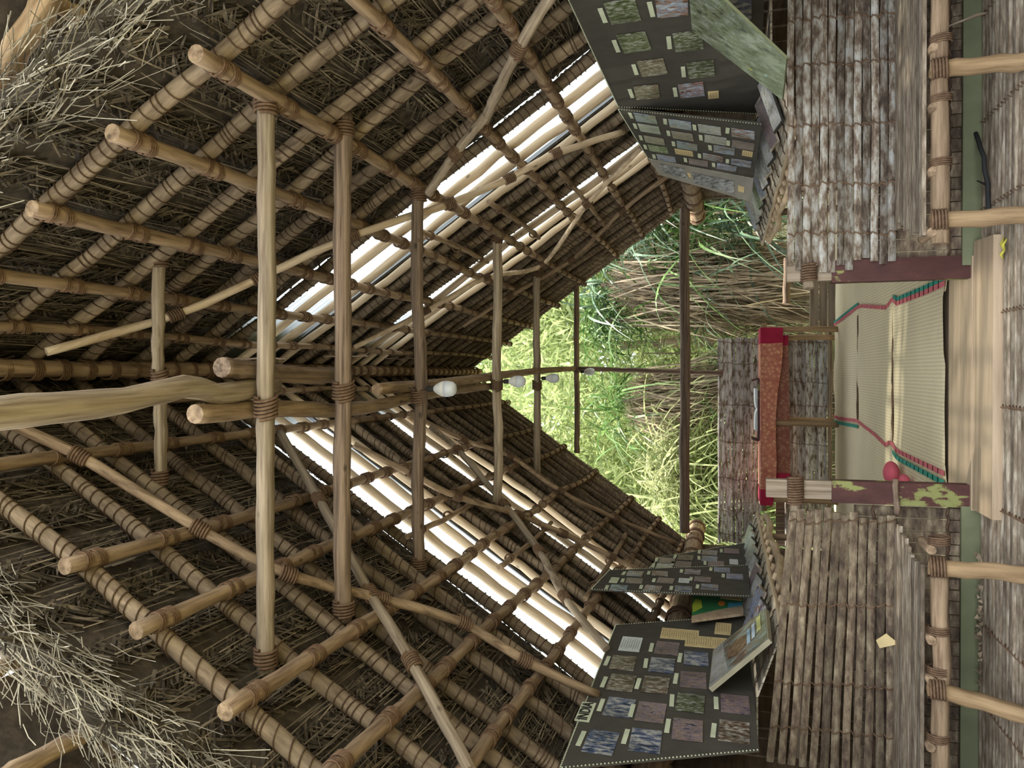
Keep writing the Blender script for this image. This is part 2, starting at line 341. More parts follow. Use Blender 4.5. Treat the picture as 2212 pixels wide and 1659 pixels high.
for s in (1, -1):
    nrm = np.array([s*RS, 0, 1])/RN; dwn = np.array([s*1.0, 0, -RS])/RN; yy = np.array([0, 1., 0])
    n = 46000
    x = rng.uniform(0, 2.58, n); course = np.floor(x/.075)*.075; x = course+rng.normal(0, .012, n)
    Y = rng.uniform(0, 1, n)*(12.1-2.05)+2.05
    ok = (Y > 2.24+.1*x) & (Y < 11.8-.55*x) & ~in_strip(Y, .02); x = x[ok]; Y = Y[ok]; n = len(x)
    off = rng.uniform(.045, .075, n)
    P = np.stack([s*(x+RS/RN*off), Y, E+RH-RS*x+off/RN], 1)
    th = np.where((course[ok]/.075).round() % 2 == 0, .65, -.65)+rng.normal(0, .16, n)
    DIR = -np.cos(th)[:, None]*yy+np.sin(th)[:, None]*dwn
    WID = np.cross(DIR, nrm); WID = WID+nrm*rng.normal(0, .35, n)[:, None]; WID /= np.linalg.norm(WID, axis=1)[:, None]
    L = rng.uniform(.08, .20, n); Lc = L.copy()
    for a, b in STRIPS: Lc = np.where(((Y+DIR[:, 1]*L) > a) & ((Y+DIR[:, 1]*L) < b), np.minimum(L, .04), Lc)
    me, o = quads('palm_leaf_thatch', P, DIR, WID, Lc, rng.uniform(.006, .018, n), rng.uniform(0, 1, n)**1.3, M_leaf, bend=-nrm*rng.uniform(0, .03, n)[:, None])
    tag(link('palm_leaf_thatch', me, None, Matrix.Translation(o)), 'dark woven palm-leaf thatch lining the %s slope of the roof' % SN[s], 'thatch', None, 'stuff')
    n = 6500
    x = rng.uniform(.05, 2.58, n); Y = rng.uniform(2.3, 11.6, n); L = rng.uniform(.2, .75, n)*np.where(rng.random(n) > .5, 1, .6)
    ok = (Y > 2.3+.1*x) & (Y+L < 11.9-.55*x)
    for a, b in STRIPS: ok &= ~((Y < b) & (Y+L > a-.02))
    x = x[ok]; Y = Y[ok]; L = L[ok]; n = len(x); off = rng.uniform(.028, .052, n)
    P = np.stack([s*(x+RS/RN*off), Y, E+RH-RS*x+off/RN], 1)
    th = rng.normal(.03, .05, n); DIR = np.cos(th)[:, None]*yy+np.sin(th)[:, None]*dwn
    WID = np.cross(DIR, nrm)
    me, o = quads('palm_midribs', P, DIR, WID, L, rng.uniform(.003, .0075, n), rng.uniform(0, 1, n)**1.5, M_rib, bend=-nrm*rng.uniform(-.01, .02, n)[:, None])
    tag(link('palm_midribs', me, None, Matrix.Translation(o)), 'thin pale leaf ribs running through the thatch of the %s roof slope' % SN[s], 'thatch', None, 'stuff')
    # frayed edge of the near gable
    n = 2600
    mb = MB()
    for k in range(n):
        xx = random.uniform(.2, 2.6); y = vergeN(xx)+random.gauss(.0, .055); o_ = random.uniform(-.02, .26)
        p = roof(s, xx, y, o_); L = random.uniform(.05, .22)*(2.2 if random.random() < .06 else 1)
        mode = random.random()
        if mode < .55: d = Vector((s*random.gauss(.2, .3), random.gauss(-.35, .35), random.gauss(-1, .35)))
        else: d = Vector((s*random.gauss(.55, .3), random.gauss(-.3, .4), random.gauss(-.8, .3)))
        d.normalize(); q = p+d*L+Vector((0, 0, -.01)); mm = p+d*L*.5+Vector((random.gauss(0, .01), random.gauss(0, .01), 0))
        mb.tube([p, mm, q], [.0015*random.uniform(.6, 1.7)]*3, 3, False, random.random())
    for k in range(70):
        xx = random.uniform(.3, 2.3); L = random.uniform(.3, .8)
        p = roof(s, xx, vergeN(xx)-random.uniform(.0, .07), random.uniform(-.03, .2)); q = roof(s, xx+L*.5, vergeN(xx)-random.uniform(-.02, .12), random.uniform(-.06, .18))
        mb.tube([p, (p+q)/2+Vector((0, -.03, -.02)), q], .0024, 3, False, random.random())
    tag(whole('frayed_thatch_edge', mb, M_straw), 'frayed pale straw hanging from the near edge of the %s roof slope' % SN[s], 'straw', None, 'stuff')
# translucent corrugated sheets
for s in (1, -1):
    for j, (y0, y1) in enumerate(STRIPS):
        mb = MB(); ny = int((y1-y0)/.0127)+1; vs = []
        for i in range(ny+1):
            y = y0-.04+(y1-y0+.08)*i/ny; o_ = .10+.012*math.sin(2*math.pi*y/.076)
            vs += [roof(s, .06, y, o_), roof(s, 2.6, y, o_)]
        mb.add(vs, [(2*i, 2*i+1, 2*i+3, 2*i+2) for i in range(ny)])
        tag(whole('corrugated_sheet', mb, M_sheet, True), '%s bright translucent corrugated sheet let into the %s roof slope' % (['nearer wide', 'farther narrow'][j], SN[s]), 'roof sheet', 'translucent roof sheets')
# rafters: a few shapes shared by all
def rafter_mesh(k, L, mat, r=.040):
    random.seed(100+k); n = 26
    mb = MB(); pts = [(random.uniform(-1, 1)*.006+.012*math.sin(i*.5+k), random.uniform(-1, 1)*.006+.01*math.cos(i*.37+k), L*i/n) for i in range(n+1)]
    mb.tube(pts, [r*(1+random.uniform(-.05, .05))*(.92+.16*i/n) for i in range(n+1)], 12); wr = MB()
    z = .05; seg = 12; path = []
    while z < L-.06:
        turn = random.choice([.035, .05, .07, .09, .02])
        for q in range(seg):
            i = min(n-1, int(z/L*n)); c = pts[i]; f = z/L*n-i; c2 = pts[i+1]; cx = c[0]+(c2[0]-c[0])*f; cy = c[1]+(c2[1]-c[1])*f
            rr = r*(.92+.16*z/L)*1.05+.003; a = 2*math.pi*q/seg
            path.append((cx+rr*math.cos(a), cy+rr*math.sin(a), z+.012*math.sin(a))); z += turn/seg
    wr.tube(path, .0034, 4, False)
    return mb.mesh('rafter', mat), wr.mesh('rope_binding', M_rope2)
LR = 2.55*RN
RM = [rafter_mesh(k, LR, W_raft) for k in range(4)]; RB = [rafter_mesh(10+k, LR, W_bare, .034) for k in range(2)]
for s in (1, -1):
    for k in range(NR):
        p0 = roof(s, 0.02, raft_y(k, 0)); p1 = roof(s, 2.55, raft_y(k, 2.55)); ym = raft_y(k, 1)
        bare = bool(in_strip(np.array([ym]), .05)[0])
        mw = frame(p0, p1-p0) @ Matrix.Rotation(k*1.3, 4, 'Z')
        o = link('rafter', (RB[k % 2] if bare else RM[k % 4])[0], None, mw)
        near = '%s from the near end' % ORD[k] if k < 14 else '%s from the far end' % ORD[NR-1-k]
        tag(o, ('pale peeled pole rafter under bright roofing on the %s slope, ' % SN[s] if bare else 'cord-bound round rafter on the %s roof slope, ' % SN[s])+near, 'rafter', 'rafters of the thatched roof')
        if not bare: link('rope_binding', RM[k % 4][1], o, mw)
random.seed(11)
# purlins below the rafters
PUR = {1: [(.295, .295, .026), (.51, .51, .030), (.76, .76, .034), (1.04, 1.04, .034), (1.31, 1.33, .034), (1.63, 1.66, .032), (1.90, 1.90, .032), (2.17, 2.17, .032)],
       -1: [(.2, .22, .024), (.47, .50, .030), (.86, .86, .033), (1.10, 1.13, .034), (1.38, 1.45, .034), (1.63, 1.80, .034), (1.86, 2.05, .032), (2.15, 2.28, .03)]}
for s in (1, -1):
    for j, (xa, xb, r) in enumerate(PUR[s]):
        ya = raft_y(0, xa)-.06-.09*xa; yb = 11.55-.5*xb
        off = -.037-r
        f = lambda y: roof(s, xa+(xb-xa)*(y-ya)/(yb-ya), y, off)
        ys = [ya+(yb-ya)*t/7 for t in range(8)]
        pts = [f(y)+Vector((random.gauss(0, .012), 0, random.gauss(0, .012)))*(0 if i in (0,) else 1) for i, y in enumerate(ys)]
        pos = 'nearest the ridge' if j == 0 else ('lowest, by the eave' if j == 7 else '%s down from the ridge' % ORD[j])
        o = log('purlin', pts, r*1.08, W_tan, 'slender pole purlin running the length of the %s slope, %s' % (SN[s], pos), 'purlin', 'purlins under the rafters', r1=r*.85, n=56, wob=.003)
        d = (pts[-1]-pts[0])
        for k in range(NR):
            y = raft_y(k, xa)
            if y < ya+.02 or y > yb: continue
            # position along the polyline
            i = min(6, max(0, int((y-ya)/(yb-ya)*7))); t = (y-ys[i])/(ys[i+1]-ys[i]); p = pts[i].lerp(pts[i+1], t)
            rr_ = round(r*1.02+.002, 3)
            lash(o, p+Vector((0, .03, 0)), pts[i+1]-pts[i], rr_, 4 if y < 5 else 3, .006, tilt=.25)
            if y < 6: lash(o, p-Vector((0, .045, 0)), pts[i+1]-pts[i], rr_, 3, .006, tilt=-.25)
# doubled poles beside some purlins
for s, x, y0, y1 in ((1, 1.42, 5.9, 7.6), (1, 1.74, 6.4, 8.8), (1, 1.14, 5.4, 7.2), (-1, 1.53, 5.6, 7.4), (-1, 1.9, 6.2, 8.8), (-1, 1.2, 5.0, 6.6)):
    o = log('splice_pole', [roof(s, x, y0, -.06), roof(s, x+.01, (y0+y1)/2, -.07), roof(s, x, y1, -.06)], .022, W_tan,
            'short thin pole doubled beside a purlin of the %s slope, %s' % (SN[s], {1.42: 'above the inner skylight crossing', 1.74: 'lowest of the three', 1.14: 'highest of the three', 1.53: 'the middle of three', 1.9: 'lowest of the three there', 1.2: 'highest of the three there'}[x]), 'pole', 'splice poles on the roof')
    for t in (.15, .5, .85): lash(o, roof(s, x, y0+(y1-y0)*t, -.065), (0, 1, 0), .03, 3)
# ridge pole
o = log('ridge_pole', [(.03, 2.0, E+3.78), (.035, 5, E+3.80), (.03, 8, E+3.8), (.02, 11.7, E+3.8)], .052, W_tan, 'long ridge pole wound with rope under the apex of the roof', 'pole')
for k in range(46): lash(o, Vector((.03, 2.9+k*.19, E+3.8)), (0, 1, 0), .055, random.choice([3, 5, 5]), .007)
# braces lying across the purlins, traced on the roof slope
BR = [([(1205, -30), (1120, 105), (1046, 262)], .032, 'short crooked grey brace on the right slope, from frame edge to skylight', W_grey),
      ([(1050, 250), (985, 330), (925, 418)], .03, 'short crooked brace on the right slope, ending above the skylight', W_grey),
      ([(1345, 285), (1200, 332), (1100, 385), (970, 440), (760, 510), (560, 600), (380, 680), (100, 760)], .026, 'long thin brace crossing the whole right roof slope up to the ridge', W_bare),
      ([(1385, 320), (1270, 440), (1170, 572), (1050, 600), (920, 672), (765, 750)], .024, 'pale bent brace on the far half of the right roof slope', W_bare),
      ([(1452, 372), (1345, 455), (1235, 560), (1100, 640), (1000, 705)], .024, 'brown thin brace near the far gable of the right slope', W_tan),
      ([(10, 910), (170, 985), (430, 1142), (620, 1240), (820, 1292), (1000, 1345), (1130, 1425), (1290, 1500)], .028, 'long crooked brace crossing the left roof slope from ridge to eave', W_tan),
      ([(605, 935), (690, 1080), (800, 1282), (890, 1430), (1015, 1665)], .03, 'straight pale brace on the near half of the left roof slope', W_grey),
      ([(765, 960), (890, 1025), (985, 1072), (1120, 1112), (1215, 1152), (1320, 1202), (1395, 1240)], .026, 'thin brace crossing the middle of the left roof slope', W_tan),
      ([(930, 922), (990, 972), (1090, 1090), (1165, 1190), (1220, 1290), (1310, 1402)], .03, 'stout pale brace crossing the left skylight', W_grey),
      ([(880, 892), (1000, 950), (1100, 985), (1210, 1060), (1330, 1120), (1455, 1172)], .024, 'thin brown brace near the far gable of the left slope', W_tan)]
for pl, r, lb, mt in BR:
    pts = [onR(px, py, -.13) for px, py in pl]
    o = log('roof_brace', pts, r, mt, lb, 'brace', 'braces across the purlins', n=30, wob=.003)
    for i in range(1, len(pts)-1): lash(o, pts[i], pts[i+1]-pts[i-1], r+.004, 6, .0075)
# collars (tie poles across the hall) with the plate-level tie at the far gable
TIE = [(345, 545, 1045, 3.59, .034, 'upper short tie pole close under the ridge', W_grey), (574, 190, 1455, 3.08, .041, 'nearest long tie pole, pale and straight', W_grey),
       (742, 245, 1345, 3.72, .046, 'second tie pole, brown and deeply grained', W_old), (905, 395, 1242, 4.87, .042, 'third tie pole, dark and grooved', W_old),
       (1073, 498, 1112, 6.79, .043, 'fourth tie pole, pale, holding the second bulb', W_grey), (1160, 578, 1047, 8.68, .042, 'fifth tie pole, pale, holding the third bulb', W_grey),
       (1246, 600, 978, 10.95, .04, 'sixth tie pole, high in the far gable', W_old), (1479, 432, 1150, 10.75, .068, 'thick brown tie pole at eave height across the far gable', W_old)]
for px, y0, y1, Y, r, lb, mt in TIE:
    a = onY(px, y0, Y); b = onY(px, y1, Y); mid = (a+b)/2
    q = [a, a.lerp(b, .25)+Vector((0, 0, random.gauss(0, .012))), mid+Vector((0, 0, random.gauss(0, .012))), a.lerp(b, .75)+Vector((0, 0, random.gauss(0, .012))), b]
    o = log('tie_pole', q, r, mt, lb, 'tie pole', 'tie poles across the hall', n=26, wob=.004, rj=.06)
    if Y < 10:
        for t, rr_ in ((.03, r), (.97, r)): lash(o, a.lerp(b, t), b-a, r+.004, 5, .008)
        lash(o, a.lerp(b, .54), b-a, r+.004, 6, .008, tilt=.3)
# beams along the middle, resting on the collars
HB = E+2.13
BE = [([(-.15, .9), (-.125, 1.6), (-.095, 2.3), (-.05, 2.68), (-.085, 2.86), (-.05, 3.3)], .058, .045, 'thick crooked pale beam running overhead towards the camera', W_grey),
      ([(-.165, 2.72), (-.17, 3.3), (-.21, 4.1), (-.17, 5.0)], .042, .04, 'short round beam with a fresh cut end beside the crooked beam', W_tan),
      ([(.03, 2.9), (-.01, 3.6), (.0, 4.05)], .045, .045, 'dark short beam beside the crooked beam, on two near tie poles', W_old),
      ([(-.10, 4.45), (-.08, 5.5), (-.03, 7.0), (.03, 9), (.06, 11.1)], .04, .036, 'long slender beam resting on the farther tie poles', W_tan),
      ([(-.20, 4.4), (-.15, 5.6), (-.12, 7.1)], .034, .03, 'thin beam beside the long slender one, behind the first bulb', W_tan)]
for pl, r, r1, lb, mt in BE:
    log('middle_beam', [(x, y, HB+.0) for x, y in pl], r, mt, lb, 'beam', 'beams along the middle of the hall', r1=r1, n=22, wob=.003)
log('centre_pole', [onY(1250, 797, 10.9), onY(1400, 801, 10.95), onY(1562, 806, 11.0)], .034, W_old, 'thin upright pole standing on the far bamboo wall in mid gable', 'pole')
for i, (px, py, Y) in enumerate(((700, 770, 5.0), (830, 775, 7.3), (505, 775, 3.9))):
    p = onY(px, py, Y); p.z = min(p.z, E+3.6)
    log('hanging_twig', [p, p+Vector((.0, 0, -.35))], .006, W_old, 'thin twig hanging under the ridge pole, '+['in the middle', 'farthest in', 'nearest the camera'][i], 'twig', 'twigs under the ridge', seg=6)
# wall plates and side walls
for s in (1, -1):
    o = log('wall_plate', [(s*2.27, 3.0, E+.42), (s*2.3, 6, E+.43), (s*2.28, 9, E+.42), (s*2.3, 11.75, E+.43)], .10, W_tan, 'thick round log along the top of the %s side wall' % SN[s], 'beam', r1=.115)
    for k in range(14): lash(o, Vector((s*2.29, 3.5+k*.62, E+.425)), (0, 1, 0), .112, 5, .011)
    mb = MB(); n = 60
    for k in range(n):
        y = 3.0+(11.1-3.0)*k/n
        mb.box((s*(2.42+random.uniform(-.01, .01)), y+.0675, E-.52), (.02, .125, 1.8), tone=random.random())
    struct(whole('wall_'+SN[s], mb, M_wall))
# porch roof nearer the camera
for s in (1, -1):
    mb = MB()
    mb.slab([roof(s, .9, 1.75, .42), roof(s, .9, 2.6, .42), roof(s, 2.9, 2.6, .42), roof(s, 2.9, 1.75, .42)], (s*RS, 0, 1), .12, .3)
    struct(whole('ceiling', mb, M_thatch))
for pl, off, r, lb, mt in (([(-60, 215), (0, 165), (120, -30)], .30, .05, 'pale porch rafter at the top right edge of the roof opening', W_post),
                       ([(95, -5), (150, 25), (215, 60)], .36, .035, 'short porch pole beside the frayed right thatch edge', W_post),
                       ([(-30, 1345), (60, 1450), (150, 1550), (275, 1690)], .45, .04, 'cord-bound porch rafter behind the frayed left thatch edge', W_raft),
                       ([(-20, 1690), (60, 1650), (190, 1582)], .36, .036, 'porch pole crossing under the left porch thatch', W_tan),
                       ([(-20, 1455), (40, 1425)], .36, .03, 'short porch pole end beside the left fringe', W_tan)):
    pts = [onR(px, py, off) for px, py in pl]
    o = log('porch_pole', pts, r, mt, lb, 'pole', 'porch poles', n=12)
    if len(pl) == 4:
        for i in range(12):
            t = i/12*.98+.01; q = t*3; j = int(q); lash(o, pts[j].lerp(pts[j+1], q-j), pts[j+1]-pts[j], r+.004, 2, .004, mat=M_rope2)
# ------------------------------------------------------------------ bulbs
for (px, py, Y), nm in zip(((915, 838, 4.87), (1080, 822, 6.79), (1166, 815, 8.68), (1255, 801, 10.9)), ('nearest and largest, under the third tie pole', 'second from the camera', 'third from the camera', 'farthest, in the gable')):
    t = onY(px, py, Y-.06); b = onY({915: 985, 1080: 1135, 1166: 1208, 1255: 1285}[px], py+2, Y-.06); L = (t-b).length; r = .053
    o = empty('light_bulb', b); tag(o, 'white unlit hanging bulb, '+nm, 'light bulb', 'hanging bulbs')
    z = b.z
    def lathe(pr, c):
        mb = MB(); seg = 20; vs = [(c.x+q*math.cos(2*math.pi*k/seg), c.y+q*math.sin(2*math.pi*k/seg), h) for q, h in pr for k in range(seg)]
        mb.add(vs, [(i*seg+k, i*seg+(k+1) % seg, (i+1)*seg+(k+1) % seg, (i+1)*seg+k) for i in range(len(pr)-1) for k in range(seg)]+[tuple(range(seg))[::-1], tuple((len(pr)-1)*seg+k for k in range(seg))]); return mb
    part('bulb_globe', lathe([(.012, z), (.034, z+.006), (.047, z+.022), (.053, z+.05), (.054, z+.075)], b), M_bulb, o, True)
    part('bulb_body', lathe([(.0545, z+.075), (.05, z+.10), (.036, z+.13), (.022, z+.15), (.018, z+.155)], b), M_plast, o, True)
    part('bulb_socket', lathe([(.02, z+.155), (.021, z+.16), (.021, z+.20), (.012, z+.21)], b), M_dark, o, True)
    mb = MB(); mb.tube([(b.x, b.y, z+.2), (b.x-.01, b.y+.02, z+.25), (b.x+.01, b.y+.06, HB)], .003, 5); part('cord', mb, M_dark, o)
# ================================================================== LOWER PART
def slat_panel(name, P, Udir, Vdir, n, x0, x1, h, mat, label, cat, jit=.03, lashes=(), tilt=None, gap=.06, parent=None, curve=.008, rope=None, tones=None):
    """n bamboo slats stacked along V, each running along U from x0[i] to x1[i]; P is the lower origin"""
    U = Vector(Udir).normalized(); V = Vector(Vdir).normalized(); Nn = U.cross(V)*(-1)
    if Nn.y > 0 and abs(Nn.y) > .3: Nn = -Nn
    base = empty(name, P) if parent is None else parent
    if parent is None: tag(base, label, cat)
    mb = MB(); P = Vector(P)
    for i in range(n):
        a = x0(i) if callable(x0) else x0; b = x1(i) if callable(x1) else x1
        a += random.uniform(-jit, jit); b += random.uniform(-jit, jit)
        ti = (tilt(i) if tilt else 0)
        t = random.random() if tones is None else tones(i); m_ = 5; k = 10
        vs = []
        ph = random.random()*6; th = random.uniform(.90, 1.0)
        for q in range(k+1):
            u = a+(b-a)*q/k; lift = ti*(u-a)/(b-a) if b != a else 0
            wv = .003*math.sin(u*5+ph)
            for j in range(m_):
                c = j/(m_-1); hh = h*(1-gap)*th
                vs.append(P+U*u+V*(i*h+lift+wv+c*hh)+Nn*(curve*math.sin(math.pi*c)+.002*math.sin(u*9+ph)))
            vs.append(P+U*u+V*(i*h+lift+wv+hh)-Nn*.008); vs.append(P+U*u+V*(i*h+lift+wv)-Nn*.008)
        r_ = m_+2
        fs = [(q*r_+j, q*r_+(j+1) % r_, (q+1)*r_+(j+1) % r_, (q+1)*r_+j) for q in range(k) for j in range(r_)]+[tuple(range(r_)), tuple(k*r_+j for j in range(r_))[::-1]]
        mb.add(vs, fs, t)
    sl = part('slats' if parent is None else name, mb, mat, base)
    if lashes:
        for ux in lashes:
            rb = MB(); pts = []
            for i in range(n):
                u = ux+random.uniform(-.012, .012)+i*.003
                lift = tilt(i)*(u-(x0(i) if callable(x0) else x0))/((x1(i) if callable(x1) else x1)-(x0(i) if callable(x0) else x0)) if tilt else 0
                c = P+U*u+V*(i*h+lift)
                pts += [c-Nn*.006, c+Nn*(curve+.004)+V*h*.15+U*.006, c+Nn*(curve+.006)+V*h*.5+U*.014, c+Nn*(curve+.004)+V*h*.8+U*.02]
            rb.tube(pts, .0045, 5, False, random.random())
            part('rope_lashing', rb, rope or M_rope, sl)
    return base
YP = 4.95
BENCH = {}
for s in (1, -1):
    BENCH[s] = empty('bench', (s*1.6, 4.6, 0)); tag(BENCH[s], 'bamboo bench with high slatted back %s of the doorway, %s' % (SN[s], 'back flecked with white' if s > 0 else 'back dark brown'), 'bench')
def pxx(py, Y): return onY(1700, py, Y).x
def pz(px, Y): return onY(px, 800, Y).z
# bench backrests either side of the doorway
zR0, zR1 = pz(1935, YP), pz(1698, YP); nR = 13; hR = (zR1-zR0)/nR
slat_panel('backrest', (0, YP, zR0), (1, 0, 0), (0, .04, 1), nR, lambda i: pxx(583-max(0, 6-i)*4+(18 if i < 2 else 0)-3*i*0, YP), 2.6, hR, M_slat,
           'white-flecked bamboo slat backrest of the bench right of the doorway', 'backrest', lashes=[pxx(y, YP) for y in (60, 160, 290, 415, 520)], parent=BENCH[1])
zL0, zL1 = pz(1935, YP), pz(1703, YP); nL = 12; hL = (zL1-zL0)/nL
slat_panel('backrest', (0, YP, zL0), (-1, 0, 0), (0, .04, 1), nL, lambda i: -pxx(1103+(8 if i < 3 else 0), YP), 2.6, hL, M_slatd,
           'dark brown bamboo slat backrest of the bench left of the doorway', 'backrest', tilt=lambda i: .022*i*.6, lashes=[-pxx(y, YP) for y in (1112, 1290, 1460, 1560)], parent=BENCH[-1])
# seats
SZ = E-.985
for s, x0 in ((1, .66), (-1, .84)):
    b = BENCH[s]
    mb = MB(); n = 9
    for i in range(n):
        y = 4.295+i*.072; a = x0+(.02*i if s > 0 else .03*(n-i)*.5)+random.uniform(0, .05); q = [Vector((s*a, y, SZ+.02)), Vector((s*2.7, y, SZ+.02)), Vector((s*2.7, y+.06, SZ+.022)), Vector((s*a, y+.06, SZ+.022))]
        if s < 0: q = q[::-1]
        mb.slab(q, (0, 0, 1), .018, random.random())
    part('seat', mb, M_slatf, b)
    rail = log('front_rail', [(s*(x0-.02 if s > 0 else .96), 4.30, SZ-.045), (s*1.5, 4.3, SZ-.05+.01*s), (s*2.7, 4.30, SZ-.045)], .043, W_tan,
               '', parent=b)
    ys = (95, 225, 365, 497) if s > 0 else (1193, 1390, 1478, 1625)
    for j, y in enumerate(ys):
        x = onY(1985, y, 4.2).x
        log('cross_pole', [(x, 4.262, SZ-.004), (x, 4.5, SZ-.010)], .023, W_tan, '', parent=b, n=5, wob=.001)
        lash(rail, Vector((x+.045, 4.30, SZ-.046)), (1, 0, 0), .046, 4, .005)
    for j, (y, lean) in enumerate(((150, 0), (475, 0)) if s > 0 else ((1224, .01), (1487, .05))):
        x = onY(2030, y, 4.28).x
        o = log('leg', [(x, 4.27, SZ+.0), (x-lean, 4.28, SZ-.25), (x-2*lean, 4.28, -.0)], .041, W_post,
            '', r1=.044, n=8, parent=b)
        for k in (0,): lash(o, Vector((x, 4.27, SZ-.03)), (0, .2, 1), .046, 5, .007)
# skirt under the bench, green baseboard
for s, x0 in ((1, .63), (-1, .80)):
    slat_panel('under_bench_screen', (0, 5.12, .1), (0, 0, 1), (s, 0, 0), 26, 0, .50, .078, M_slatd, 'upright split-bamboo screen behind the legs of the bench %s of the doorway' % SN[s], 'screen', jit=.004, lashes=(.12,), curve=.006) if False else None
    b = empty('under_bench_screen', (s*1.6, 5.0, .1)); tag(b, 'upright split-bamboo screen behind the legs of the bench %s of the doorway' % SN[s], 'screen')
    mb = MB()
    x = x0
    while x < 2.7:
        wd = random.uniform(.062, .085); mb.box((s*(x+wd/2), 5.02+random.uniform(-.006, .006), .40), (wd-.006, .012, .62), tone=random.random()*.8+.1); x += wd
    part('slats', mb, M_slatd, b)
    for z in (.20, .60):
        rb = MB(); pts = []
        x = x0
        while x < 2.7: pts += [(s*x, 5.005, z), (s*(x+.035), 4.995, z+.012), (s*(x+.07), 5.005, z)]; x += .08
        rb.tube(pts, .009, 5, False); part('rope_lashing', rb, M_rope2, b)
    mb = MB(); mb.box((s*(x0+1.03), 4.975, .095), (2.1, .025, .10)); g = whole('baseboard_'+SN[s], mb, M_green); struct(g)
mb = MB(); mb.add([onY(2058, 1508, 4.96)+Vector((.028*math.cos(a)*random.uniform(.7, 1.1), 0, .05*math.sin(a)*random.uniform(.8, 1.1))) for a in [i*math.pi/5 for i in range(10)]], [tuple(range(10))])
mb.v = [(v[0], 4.958, v[2]-.05) for v in mb.v]; tag(whole('paint_patch', mb, M_blue), 'blue paint daub on the green baseboard under the left bench', 'paint')
# door posts
for s, py, xi in ((1, 583, .0), (-1, 1065, .0)):
    x = onY(1950, py, 5.02).x
    b = empty('door_post', (x, 5.02, .1)); tag(b, 'low doorway post at the %s, maroon paint peeling to yellow-green' % SN[s], 'post', 'posts of the low doorway')
    zt = onY(1795, py, 5.02).z
    mb = MB(); wx = .066; mb.slab([(x-wx, 4.97, .1), (x+wx, 4.97, .1 if s > 0 else .1), (x+wx, 4.97, zt), (x-wx, 4.97, zt)], (0, 1, 0), .09); part('painted_board', mb, W_maroon, b)
    mb = MB(); mb.slab([(x-.05, 4.99, zt), (x+.06, 4.99, zt), (x+.06, 4.99, onY(1655 if s < 0 else 1700, py, 5.0).z), (x-.05, 4.99, onY(1655 if s < 0 else 1700, py, 5.0).z)], (0, 1, 0), .07); part('bare_board', mb, W_boardv, b)
    zr = onY(1718 if s < 0 else 1747, py, 5.0).z
    x1 = onY(1718, 1040 if s < 0 else 622, 4.93).x
    o = log('top_rail', [(x1, 4.99, zr), (s*1.0, 5.05, zr), (s*1.6, 5.07, zr-.03), (s*2.6, 5.07, zr-.03)], .034, W_grey, 'round rail end bound with thick coir rope beside the %s door post' % SN[s], 'rail')
    lash(o, Vector((x+s*.0, 4.985, zr)), (1, 0, 0), .040, 11 if s < 0 else 7, .0075)
log('short_stick', [onY(1935, 1035, 4.95), onY(1937, 1110, 4.95)], .017, W_old, 'short brown stick tied across the left door post', 'stick', n=4)
# floor, threshold, mats
FLZ = .055
COLS = {u: [] for u in (-1.9, -1.45, -.75, -.2, .3, .9, 1.4, 2.0)}
mb = MB()
y = 1.2
while y < 5.0:
    wd = random.uniform(.045, .062); t = random.random(); k = 12; vs = []; ph = random.random()*9; r_ = 5
    for q in range(k+1):
        u = -3+6*q/k
        for j in range(r_): vs.append((u, y+wd*.95*j/4+.004*math.sin(u*2+ph), .055-.020+.020*math.sin(math.pi*j/4)+.003*math.sin(u*3+ph)))
    mb.add(vs, [(q*r_+j, q*r_+j+1, (q+1)*r_+j+1, (q+1)*r_+j) for q in range(k) for j in range(r_-1)], t); 
    for u in (-1.9, -1.45, -.75, -.2, .3, .9, 1.4, 2.0):
        if y > 3.8:
            COLS[u] += [(u, y-.002, FLZ-.012), (u+.01, y+.012, FLZ+.002), (u+.018, y+wd*.5, FLZ+.006), (u+.026, y+wd*.9, FLZ-.004)]
    y += wd
fl = struct(whole('floor', mb, M_slatf, True))
for u, pts in COLS.items():
    rb = MB(); rb.tube(pts, .0032, 5, False); part('rope_lashing', rb, M_rope, fl)
mb = MB(); mb.box((0, 2.9, -.16), (8, 4.3, .02)); struct(whole('floor', mb, M_dark))
FZ = .10
b = empty('threshold', (0, 4.9, 0)); tag(b, 'two smooth wide brown planks forming the step of the doorway', 'step')
t0 = onZ(2150, 512, FZ-E); t1 = onZ(2150, 1120, FZ-E)
mb = MB(); mb.slab([(t1.x-.02, 4.60, .005), (t0.x+.02, 4.60, .005), (t0.x+.04, 4.94, .005), (t1.x-.02, 4.94, .005)], (0, 0, 1), FZ-.01); part('plank', mb, W_plank, b)
mb = MB(); mb.slab([(-.80, 4.945, .005), (.66, 4.945, .005), (.66, 5.42, .005), (-.80, 5.42, .005)], (0, 0, 1), FZ-.005); part('plank', mb, W_plank, b)
mb = MB(); mb.box((0, 8.05, FZ-.05), (4.8, 5.25, .06)); struct(whole('floor', mb, W_board))
b = empty('floor_mat', (0, 5.4, FZ-.02))
def flat(pl, z, mb, tone=.5): mb.add([(v.x, v.y, z) for v in pl], [tuple(range(len(pl)))], tone)
def z7(x, y): return (1500+x/2.765, 500+y/2.765)
pR = [z7(*p) for p in ((1535, 295), (1380, 365), (1200, 435), (1190, 400), (1150, 455), (1000, 445), (975, 455), (845, 555))]
pL = [z7(*p) for p in ((1495, 1445), (1215, 1310), (1175, 1250), (1150, 1280), (1080, 1210), (1000, 1150), (975, 1130), (865, 1115))]
def fp(p, h): return onZ(p[0], p[1], h)
hz = FZ-E+.012
R_ = [fp(p, hz) for p in pR]; L_ = [fp(p, hz) for p in pL]
